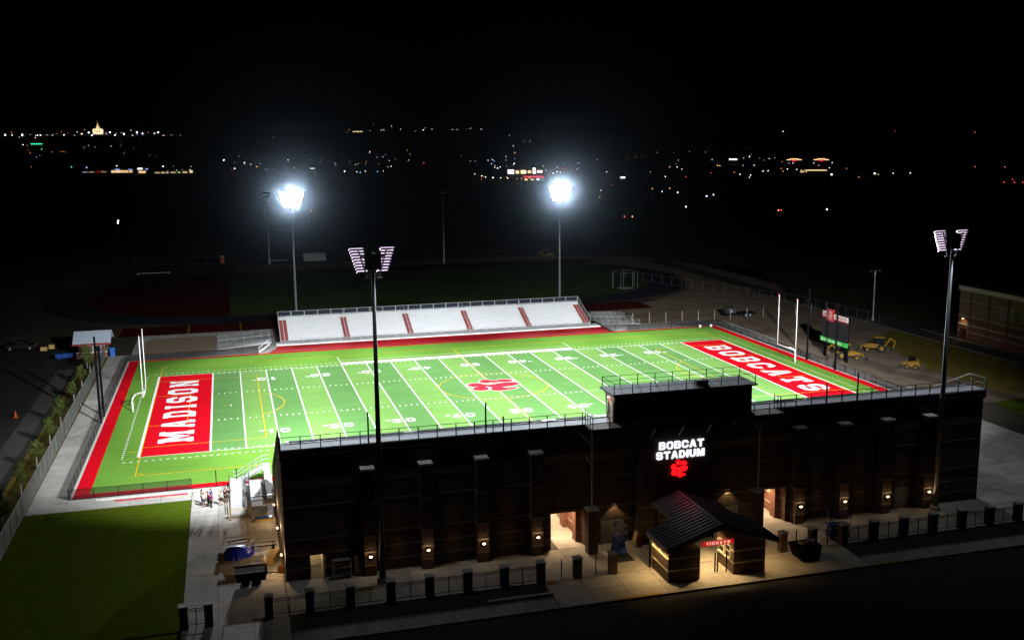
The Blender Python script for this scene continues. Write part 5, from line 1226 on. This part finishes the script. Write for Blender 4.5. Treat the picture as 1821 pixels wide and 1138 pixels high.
lpole = thing('street_lamp','thin street lamp with twin arms by the side road','street lamp',(97.7,34.0,0))
MB().tube((97.7,34,0),(97.7,34,11.4),0.14,0.09,n=10).build('pole', GALV, lpole); MB().tube((97.7,34,0),(97.7,34,0.7),0.3,n=12).build('base', CONC2, lpole)
MB().tube((96.6,34,11.3),(98.8,34,11.3),0.05,n=6).build('arm', GALV, lpole)
for x in (96.5,98.9): 
    hd = MB().box(x-0.35,x+0.35,33.85,34.15,11.25,11.38).build('lamp_head', GALV, lpole)
lamp('SPOT','street_bulb',(97.7,33.6,11.6),160,(0.75,0.85,1.0),lpole,(97.7,34.0,6),0.05,R(60),0.8)

# ================================================================== SCHOOL BUILDING (right edge)
sc_ = thing('school_building','tan and red brick school building at the right edge','building',(112,-20,0))
wl = MB().box(102.2,130,-75,11.6,0,10.0).build('wall', BRKT, sc_)
MB().box(102.15,102.198,-75,11.6,0,4.6).build('base_brick', BRKR, sc_)
for z,h in ((4.6,0.25),(2.9,0.35),(1.6,0.2),(7.9,0.2)): MB().box(102.08,102.19,-75,11.6,z,z+h).build('stone_band', STONE, sc_)
MB().box(101.9,130.2,-75.2,11.8,10.0,10.9).build('parapet', STONEW, sc_)
MB().box(103,129,-74,10.8,10.91,10.95).build('roof', mat('roof_dark',(0.03,0.032,0.036),0.7), sc_)
MB().box(114,130,-60,6,10.96,14.5).build('upper_wall', BRKT, sc_); MB().box(113.8,130.2,-60.2,6.2,14.5,15.2).build('upper_parapet', STONEW, sc_)
for k in range(14):
    y = 8.2-5.2*k; MB().box(102.0,102.19,y-0.2,y+0.2,0,10.0).build('pilaster', BRKR, sc_)
for k in range(8):
    y = 0.6-5.2*k
    wn_ = MB().box(102.1,102.195,y-4.2,y-0.6,6.0,7.9).build('window', mat('pale_blind',(0.30,0.30,0.28),0.5), sc_)
    for q in range(1,4): MB().box(102.05,102.099,y-4.2,y-0.6,6.0+0.475*q-0.03,6.0+0.475*q+0.03).build('window_bar', DGREY, wn_)
    MB().box(102.02,102.19,y-4.3,y-0.5,5.86,6.0).build('window_sill', STONE, wn_)
dr = MB().box(102.05,102.14,9.0,10.9,0,2.3).build('door', mat('school_door',(0.10,0.03,0.025),0.6), sc_); MB().box(102.0,102.05,9.2,9.7,1.2,2.0).build('door_glass', GLASSD, dr)
s_ = MB().box(101.7,102.0,9.7,10.1,4.3,4.5).build('wall_pack', DGREY, sc_); MB().box(101.72,101.98,9.75,10.05,4.24,4.298).build('lens', WARM, s_)
lamp('SPOT','school_bulb',(101.55,9.9,4.4),110,(1.0,0.74,0.42),s_,(102.0,9.9,0),0.1,R(150),0.7)

# ================================================================== DIM THINGS BEYOND THE BLEACHERS
for x,y,h,l in ((-28.6,191,24.4,'unlit light pole beyond the running track behind the left tower'),(28.4,174.5,24.6,'unlit light pole beyond the running track between the two lit towers')):
    p = thing('unlit_light_pole',l,'light pole',(x,y,0),group='unlit practice field poles')
    MB().tube((x,y,0),(x,y,h),0.32,0.18,n=10).build('pole', GALV, p); MB().box(x-1.2,x+1.2,y-0.3,y+0.3,h-1.6,h-0.1).build('lamp_rack', DGREY, p)
    for k in range(3): MB().box(x-1.1+0.75*k,x-0.5+0.75*k,y-0.6,y-0.31,h-1.3,h-0.7).build('lamp_head', GALV, p)
st2 = thing('storage_container','pale storage container beyond the track behind the left tower','container',(-13.6,196,0))
MB().box(-16.8,-9.2,195,198,0.1,2.8).build('body', mat('container_pale',(0.45,0.46,0.45),0.6), st2)
for k in range(9): MB().box(-16.6+0.85*k,-16.4+0.85*k,194.93,194.998,0.2,2.7).build('rib', mat('container_rib',(0.30,0.31,0.31),0.6), st2)
pp = thing('portable_toilet','orange portable toilet beyond the track at far left','portable toilet',(-44,200,0)); MB().box(-44.6,-43.4,199.4,200.6,0,2.3).build('body', ORANGE, pp); MB().extr([(-44.7,199.3,2.3),(-43.3,199.3,2.3),(-43.5,199.3,2.6),(-44.5,199.3,2.6)],(0,1.4,0)).build('roof', mat('pale_roof',(0.4,0.38,0.34)), pp)
dg = thing('discus_cage','tall dim discus cage of posts beside the track bend','cage',(64,100,0))
for k in range(7):
    a = R(20+53*k); MB().tube((64+3.6*math.cos(a),100+3.6*math.sin(a),0),(64+3.6*math.cos(a),100+3.6*math.sin(a),4.6),0.07,n=6).build('post', mat('dull_post',(0.10,0.11,0.11),0.6), dg)
m = MB()
for k in range(6):
    a = R(20+53*k); b = R(20+53*(k+1)); m.tube((64+3.6*math.cos(a),100+3.6*math.sin(a),4.6),(64+3.6*math.cos(b),100+3.6*math.sin(b),4.6),0.04,n=6)
m.build('top_rail', mat('dull_post',(0.10,0.11,0.11),0.6), dg); MB().tube((64,100,0.0),(64,100,0.03),2.0,n=24).build('pad', CONC2, dg)
bk = backhoe('dim backhoe parked beyond the right tower at the edge of the dirt',66,178,0.4)
for (x0,x1,y,l) in ((-29,-22,198,'long pale bench frame beyond the track left of the container'),(-70,-60,176,'dim pale bench frame at the far left end of the track')):
    b_ = thing('bench_frame',l,'bench',((x0+x1)/2,y,0)); MB().box(x0,x1,y,y+0.5,0.42,0.5).build('seat', ALU, b_)
    for x in (x0+0.3,x1-0.3): MB().box(x-0.05,x+0.05,y+0.05,y+0.45,0,0.42).build('leg', GALV, b_)
# ================================================================== TOWN IN THE DISTANCE
TOWN = '''
-824,4116,74.3,63.3,v,4.32 -801,4120,73.1,64.4,w,2.4 -767,4126,74.0,65.9,v,5.76 -664,3807,70.1,63.2,w,2.88 -652,3793,70.0,63.0,w,2.87 -637,3590,60.5,53.7,w,2.1
-607,3751,69.4,62.9,w,2.18 -566,3725,70.0,63.0,w,3.03 -621,3945,76.3,69.4,o,1.83 -515,3779,73.8,66.8,p,3.5 -510,3943,79.4,72.6,v,3.87 -467,3644,67.7,60.8,v,2.96
-433,3772,73.7,66.7,w,2.18 -439,3967,79.8,72.9,v,4.12 -396,3682,68.5,61.9,v,3.41 -377,3809,73.1,66.5,v,4.18 -381,4174,89.6,71.9,w,1.92 -340,3702,67.2,60.5,w,1.71
-359,4176,81.7,70.7,v,5.04 -339,4177,77.4,69.6,v,3.84 -318,4178,80.3,68.3,o,1.92 -294,4180,77.1,66.9,w,2.88 -280,4181,80.7,66.1,v,4.56 -242,3883,67.7,60.9,o,1.56
-527,3683,68.4,62.0,w,1.5 -576,4154,84.6,73.7,w,1.68 -549,4157,93.3,74.3,o,1.68 -802,4120,84.5,64.4,o,2.16 -631,4147,84.9,71.7,o,1.92 -613,3214,38.3,31.5,w,1.7
-595,3176,36.0,29.4,o,1.49 -528,2987,25.7,18.9,g,1.93 -562,2982,24.8,18.4,r,1.41 -529,2812,16.8,10.0,o,1.33 -461,2859,19.2,12.4,o,1.51 -454,2860,19.1,12.5,o,1.51
-482,2856,18.7,12.2,o,1.01 -420,3120,34.5,27.8,w,1.28 -394,3044,29.2,23.0,o,1.07 -354,3087,31.7,25.3,y,1.62 -423,3041,29.5,22.8,o,1.07 -320,1531,7.0,0.0,o,0.76
-255,1466,7.0,0.0,g,1.27 -228,1411,7.0,0.0,b,1.4 -196,1500,7.0,0.0,w,1.47 -125,1414,6.9,0.0,w,1.39 -111,1421,7.0,0.0,g,0.87 -108,1181,6.9,0.0,o,0.59
-82,1204,6.9,0.0,w,0.75 -85,1378,6.9,0.0,p,0.77 -91,1209,6.9,0.0,o,0.61 -98,1198,6.9,0.0,w,0.53 -189,1230,7.0,0.0,r,0.62 -39,1908,6.9,0.0,v,1.71
-2,2448,6.9,0.0,o,1.3 -22,1645,6.9,0.0,o,0.8 -7,1588,7.0,0.0,v,1.35 10,1567,6.9,0.0,r,0.76 4,1317,6.9,0.0,o,1.06 -27,1221,7.0,0.0,w,1.07
-31,1172,6.9,0.0,r,0.66 10,1166,7.0,0.0,b,0.81 11,1134,7.0,0.0,o,0.72 18,1134,6.9,0.0,o,0.72 17,1020,6.9,0.0,o,0.52 139,3633,56.4,49.7,y,1.68
-87,308,7.0,0.0,w,0.24 -88,321,7.0,0.0,w,0.19 213,4180,80.0,62.9,r,1.44 77,1816,6.9,0.0,v,1.53 49,1224,6.9,0.0,o,1.15 117,1781,6.9,0.0,w,0.75
118,1610,6.9,0.0,w,0.88 56,994,7.0,0.0,o,0.64 92,1023,7.0,0.0,p,1.05 103,998,6.9,0.0,w,0.65 103,970,6.9,0.0,b,0.69 114,1011,6.9,0.0,w,0.72
125,991,7.0,0.0,b,0.71 135,1013,6.9,0.0,p,0.72 346,2650,10.8,4.0,p,1.88 168,1612,7.0,0.0,o,0.69 169,1415,6.9,0.0,o,0.61 186,1399,6.9,0.0,o,0.52
159,1422,6.9,0.0,y,0.53 472,4157,86.4,70.3,o,1.92 571,4144,107.2,75.6,r,2.16 602,4139,84.9,76.9,w,1.92 645,4132,100.4,78.3,w,1.92 659,3994,85.4,78.4,w,2.09
709,3768,80.2,73.2,w,2.21 782,4108,91.8,79.7,o,2.16 833,3726,80.8,74.3,o,2.2 869,3718,82.2,75.4,o,1.32 904,3628,80.4,73.5,w,1.94 458,2702,13.3,6.9,o,1.44
414,2408,6.9,0.0,o,1.44 256,1400,6.9,0.0,r,0.97 205,858,6.9,0.0,w,0.93 197,797,6.9,0.0,w,0.44 193,766,7.0,0.0,w,0.48 197,753,6.9,0.0,w,0.63
177,717,6.9,0.0,r,0.4 403,1546,7.0,0.0,w,0.78 -1,352,7.0,0.0,o,0.29 899,3217,55.0,48.6,w,1.55 996,3159,51.4,45.2,o,1.73 879,2969,35.9,29.8,o,1.26
896,2964,35.8,29.7,o,1.62 787,2773,22.2,15.3,w,1.51 691,2420,7.4,0.6,o,1.78 679,2117,7.0,0.0,o,0.92 365,1274,6.9,0.0,p,0.99 407,1559,7.0,0.0,w,0.79
284,1078,6.9,0.0,w,0.57 279,1043,6.9,0.0,w,0.48 267,886,7.0,0.0,v,1.33 266,900,7.0,0.0,r,0.61 287,908,6.9,0.0,y,0.87 334,1053,7.0,0.0,o,0.98
361,1121,6.9,0.0,y,1.04 281,833,7.0,0.0,p,1.16 260,784,7.0,0.0,r,0.66 346,1007,6.9,0.0,r,0.75 344,992,7.0,0.0,r,0.74 347,991,6.9,0.0,r,0.74
324,900,7.0,0.0,r,0.81 367,1000,7.0,0.0,o,0.61 297,858,6.9,0.0,p,0.59 227,737,6.9,0.0,w,0.73 212,711,6.9,0.0,o,0.5 216,710,6.9,0.0,o,0.5
208,712,6.9,0.0,o,0.45 204,728,6.9,0.0,w,0.56 201,741,6.9,0.0,w,0.52 194,743,7.0,0.0,w,0.57 193,766,7.0,0.0,w,0.48 243,848,6.9,0.0,w,0.64
272,950,6.9,0.0,w,0.83 564,1466,6.9,0.0,c,1.15 347,854,6.9,0.0,v,0.54 331,802,6.9,0.0,r,0.63 240,563,7.0,0.0,r,0.6 202,486,6.9,0.0,w,0.27
173,411,6.9,0.0,y,0.34 386,829,6.9,0.0,o,0.89 477,982,7.0,0.0,p,0.83 453,897,6.9,0.0,p,0.9 344,698,6.9,0.0,w,0.68 556,1013,7.0,0.0,o,0.95
423,765,7.0,0.0,r,0.86 427,713,7.0,0.0,w,0.6 449,766,7.0,0.0,o,0.46 357,683,7.0,0.0,r,0.36 1102,2242,7.1,0.2,w,0.73 242,492,6.9,0.0,o,0.39
255,492,6.9,0.0,o,0.32 232,453,7.0,0.0,c,0.67 237,440,6.9,0.0,w,0.33 235,395,6.9,0.0,v,0.34 245,406,6.9,0.0,w,0.35 182,311,6.9,0.0,w,0.26
129,262,6.9,0.0,r,0.25 132,260,6.9,0.0,o,0.25 882,1529,7.0,0.0,w,1.06 426,691,6.9,0.0,w,0.48 398,642,6.9,0.0,p,0.61 1378,2442,13.0,6.2,r,0.98
2156,3591,64.5,52.1,w,2.4 2514,3357,61.3,48.6,r,1.68 2739,3181,54.7,35.7,o,1.68 886,1448,6.9,0.0,o,0.92 490,782,7.0,0.0,w,0.72 503,795,6.9,0.0,w,0.67
551,851,7.0,0.0,o,0.58 507,772,6.9,0.0,o,0.66 550,836,6.9,0.0,w,0.83 551,819,7.0,0.0,w,0.76 548,805,6.9,0.0,y,0.5 546,795,7.0,0.0,y,0.5
520,750,6.9,0.0,p,0.59 610,849,7.0,0.0,w,0.6 612,819,7.0,0.0,o,0.52 496,668,7.0,0.0,v,1.04 543,670,7.0,0.0,v,1.07 534,652,7.0,0.0,y,0.5
481,604,6.9,0.0,o,0.61 563,670,6.9,0.0,w,0.4 578,665,7.0,0.0,v,0.8 767,806,6.9,0.0,o,0.7 787,783,7.0,0.0,o,0.76 514,471,6.9,0.0,r,0.37
555,509,7.0,0.0,r,0.35 517,464,7.0,0.0,r,0.32 526,466,6.9,0.0,r,0.51 211,271,6.9,0.0,o,0.19 213,272,6.9,0.0,r,0.31 234,266,7.0,0.0,w,0.23
'''
TCOL = {'w':((1.0,0.95,0.85),'white'),'v':((0.86,0.80,1.0),'violet white'),'o':((1.0,0.42,0.10),'orange'),'r':((1.0,0.05,0.03),'red'),'y':((1.0,0.72,0.18),'yellow'),'g':((0.15,1.0,0.45),'green'),'b':((0.25,0.45,1.0),'blue'),'c':((0.45,0.85,1.0),'cyan'),'p':((1.0,0.62,0.62),'pinkish')}
TSTR = {'w':5.5,'v':9.0,'o':3.2,'r':3.0,'y':3.2,'g':3.0,'b':6.5,'c':4.0,'p':5.5}
POLE = mat('lamp_post_dark',(0.04,0.04,0.045),0.7,var=0)
tl_mesh = {}
# fainter lamps strung along the streets of the town
rnd = random.Random(5); extra = []
for (b0,b1,d0,d1,n) in ((-0.19,-0.03,3900,4250,16),(0.02,0.14,1500,2300,12),(0.13,0.28,1300,2600,18),(0.10,0.24,3900,4300,10),(0.24,0.34,900,1500,16),(0.38,0.52,1200,2600,14),(0.48,0.58,1300,1800,12),(-0.16,-0.02,2700,3400,10)):
    for k in range(n):
        b = rnd.uniform(b0,b1); d = rnd.uniform(d0,d1); x = -42+d*math.sin(b); y = -163+d*math.cos(b); g_ = terrain(x,y)
        extra.append(f"{x:.0f},{y:.0f},{g_+7:.1f},{g_:.1f},{rnd.choice('wwvvvoobp')},{0.45*d/1813:.2f}")
for it in TOWN.split()+extra:
    x,y,z,zg,c,r_ = it.split(','); x,y,z,zg,r_ = map(float,(x,y,z,zg,r_)); r_ *= 0.80
    key = (c,round(z-zg),round(r_*2)/2)
    if key not in tl_mesh:
        m = MB(); h = max(key[1],1); rr = max(key[2],0.5)*0.58
        m.tube((0,0,-rr*0-h),(0,0,0),0.12,0.08,n=5); nf = len(m.f); m.ball((0,0,0),rr,8,5)
        me = bpy.data.meshes.new('street_light'); me.from_pydata(m.v,[],m.f)
        me.materials.append(POLE); me.materials.append(glow('town_'+c,TCOL[c][0],TSTR[c]))
        for i,p in enumerate(me.polygons): p.material_index = 0 if i < nf else 1
        tl_mesh[key] = me
    o = bpy.data.objects.new('street_light', tl_mesh[key]); COL.objects.link(o); o.location = (x,y,z)
    nm = TCOL[c][1]; br = math.atan2(x+42,y+163); dd = math.hypot(x+42,y+163)
    zone = ('on the church hill at far left' if dd > 3800 else 'below the church hill at far left' if dd > 2000 else 'beside the far left shop fronts') if br < -0.02 else \
           ('on the hill above the left tower' if dd > 3300 else 'low down behind the left tower') if br < 0.13 else \
           ('on the hill between the two far towers' if dd > 3300 else 'low down between the two far towers') if br < 0.265 else \
           ('on the hill behind the right tower' if dd > 2600 else 'near the filling station behind the right tower') if br < 0.36 else \
           'on the dark plain right of the right tower' if br < 0.46 else 'around the lodges on the right horizon' if br < 0.56 else 'on the dark horizon above the right floodlight tower'
    tag(o,f'distant small {nm} street light {zone}','street light',f'{nm} street lights {zone}')
# lit shop fronts
def shop(name,label,x,y,w,h,strips,rz=0.0,z=0.0,depth=14,wall=(0.10,0.09,0.08)):
    """strips: (x0,x1,z0,z1,colour,strength) on the front"""
    t = thing(name,label,'building',(x,y,z)); 
    o = MB().box(-w/2,w/2,0,depth,0,h).build('wall', mat('shop_wall',wall,0.8), None); o.parent = t
    o2 = MB().box(-w/2-0.4,w/2+0.4,-0.5,depth+0.4,h,h+0.5).build('roof', mat('shop_roof',(0.04,0.04,0.04),0.8), None); o2.parent = t
    for i,(a,b,c,d,col,s_) in enumerate(strips):
        q = MB().box(a,b,-0.45,-0.05,c,d).build('lit_sign' if i%2 else 'lit_window', glow('shop_%d_%d_%d_%.1f'%(col[0]*99,col[1]*99,col[2]*99,s_),col,s_), None); q.parent = t
    t.rotation_euler = (0,0,rz); return t
WW=(1.0,0.66,0.30); VW=(0.9,0.85,1.0); RD=(1.0,0.03,0.05); YW=(1.0,0.75,0.35)
shop('shop_building','row of warmly lit shop fronts far off under the lit hilltop church',-176,1354,30,6,[(-14,-9,0.5,3.8,WW,0.9),(-8.5,-3,0.5,4.2,WW,1.0),(-2.5,2.5,0.5,3.9,WW,0.8),(3,8,0.5,3.6,WW,0.9),(9,13.5,0.5,4,WW,0.7),(-9,-3,4.6,5.8,(0.2,0.35,1.0),1.2),(8,13,4.4,5.4,(0.2,0.35,1.0),1.0)])
shop('shop_building','bright lit shop with a violet white sign far off left of the tower',-147,1320,16,8,[(-6,0,5.5,7.2,VW,3.0),(-5,4,0.5,3.4,WW,1.0),(4,7,5,6.5,(0.3,0.4,1.0),1.2)],depth=10)
shop('shop_building','low row of dim lit windows far off to the left of the blazing tower',-105,1285,52,4,[(-24,-18,0.8,2.4,YW,0.5),(-16,-12,0.8,2.6,YW,0.7),(-10,-7,0.8,2.2,VW,0.8),(-4,2,0.8,2.4,YW,0.6),(5,8,0.8,2.4,(0.6,1.0,0.5),0.6),(11,17,0.8,2.6,YW,0.7),(20,24,0.8,4.0,YW,0.9)],depth=10)
shop('shop_building','low row of pale windows far off under the hill at far left',-214,1380,34,3.5,[(-16,-10,0.8,1.9,VW,0.35),(-8,-1,0.8,2.0,YW,0.35),(2,6,0.8,2.0,RD,0.4),(8,15,0.8,1.9,YW,0.3)],depth=10)
shop('filling_station','filling station with a long red lit canopy behind the right tower',258,826,22,5,[(-10,10,3.6,4.9,RD,1.1),(-9,-6,0.6,2.2,WW,1.2),(-3,0,0.6,2.2,WW,1.0),(3,6,0.6,2.4,VW,1.4)],rz=-0.3,depth=8)
shop('shop_building','brightly lit shop cluster with yellow windows behind the filling station',296,985,42,9,[(-20,-13,2,6.5,VW,2.6),(-11,-7,2,5.5,YW,1.2),(-5,1,2,6,YW,1.6),(3,7,2.5,5.5,WW,1.3),(9,12,2,8.5,VW,2.4),(14,20,3,5.5,(1.0,0.6,0.6),2.2)],rz=-0.3,depth=12)
for dx,l in ((799,'left one of two far buildings with stepped orange lit eaves'),(832,'right one of two far buildings with stepped orange lit eaves')):
    shop('lodge_building',l+' on the right horizon',dx,1238 if dx<810 else 1216,24,9,[(-11,-5,6.6,7.6,WW,1.6),(-6,6,7.7,8.8,WW,1.8),(5,11,6.6,7.6,WW,1.6),(-3,3,5.2,7.5,RD,1.5)],rz=-0.55,depth=12)
shop('shop_building','long low building with a yellow lit strip below the two lodges',604,872,30,5,[(-8,15,3.4,4.3,YW,1.3),(-14,-10,1.5,3.2,YW,0.8)],rz=-0.5,depth=8)
shop('shop_building','small building with one violet white sign bar on the right horizon',728,1299,16,9,[(-6,6,6.8,8.4,VW,2.6)],rz=-0.5,depth=8)
shop('shop_building','small building with a pale violet sign right of the right tower',342,796,9,4,[(-2.2,2.2,2.2,3.6,VW,2.4)],rz=-0.4,depth=8)
shop('hill_house','house with a yellow lit window strip high on the hill',499,4097,46,10,[(-20,-8,5,8,YW,1.0),(-6,6,5,8,YW,1.3),(8,20,5,8,YW,1.1)],z=terrain(499,4097),depth=20)
shop('shop_building','small building with a green lit sign bar at far left',-582,3256,34,8,[(-16,16,4,7,(0.05,0.9,0.45),1.1)],z=terrain(-582,3256),depth=20)
shop('shop_building','small building with a pale green lit bar just right of the left tower',80,1315,8,5,[(-3,3,2.6,4,(0.7,1.0,0.85),1.1)],depth=8)
# floodlit hilltop church with a tapering tower and spire
zt = terrain(-485,4014)
ch = thing('hilltop_church','floodlit white hilltop church with a tapering tower and spire','church',(-485,4014,zt))
WS_ = mat('white_stone',(0.75,0.70,0.60),0.7,var=0.05)
def cb(nm,mb,par=ch,m=WS_): o = mb.build(nm,m,None); o.parent = par; return o
wl_ = cb('nave',MB().box(-16,16,-12,12,0,17)); cb('upper_stage',MB().box(-12,12,-9,9,17.01,21))
for sx in (-1,1):
    for sy in (-1,1): cb('corner_turret',MB().box(sx*15-2.2,sx*15+2.2,sy*11-2.2,sy*11+2.2,0.01,19))
for k in range(5): cb('tall_window',MB().box(-12+6*k-0.9,-12+6*k+0.9,-12.15,-12.01,4,14),wl_,GLASSD)
cb('tower_base',MB().box(-5.5,5.5,-5.5,5.5,21.02,27)); cb('tower',MB().tube((0,0,27),(0,0,38),5.2,2.0,n=8)); cb('spire',MB().tube((0,0,38),(0,0,57),1.3,0.25,n=8),m=mat('gilded',(0.55,0.38,0.14),0.4))
for dx in (-42,40):
    fl = MB().box(dx-0.8,dx+0.8,-60.8,-59.2,0,1.2).build('ground_flood', DGREY, None); fl.parent = ch
    lamp('SPOT','church_flood',(-485+dx,4014-58,zt+2.2),200000,(1.0,0.82,0.52),ch,(-485,4014,zt+18),1.0,R(48),0.6)

# ================================================================== AIR
hz = MB().box(-9300,9300,-9300,9300,-3,175).build('haze', bpy.data.materials.new('night_air'))
hz['kind'] = 'stuff'; hz['label'] = 'thin night air giving the floodlights their bloom'; hz['category'] = 'haze'
hm = hz.data.materials[0]; hm.use_nodes = True; nt = hm.node_tree
for n in list(nt.nodes):
    if n.type != 'OUTPUT_MATERIAL': nt.nodes.remove(n)
pv = nt.nodes.new('ShaderNodeVolumePrincipled'); pv.inputs['Color'].default_value = (0.72,0.86,1.0,1); pv.inputs['Density'].default_value = HAZE_D = 1.2e-5; pv.inputs['Anisotropy'].default_value = 0.9972  # haze; forward scatter set to stand in for the lamps' lens bloom
nt.links.new(pv.outputs[0], nt.nodes['Material Output'].inputs['Volume'])
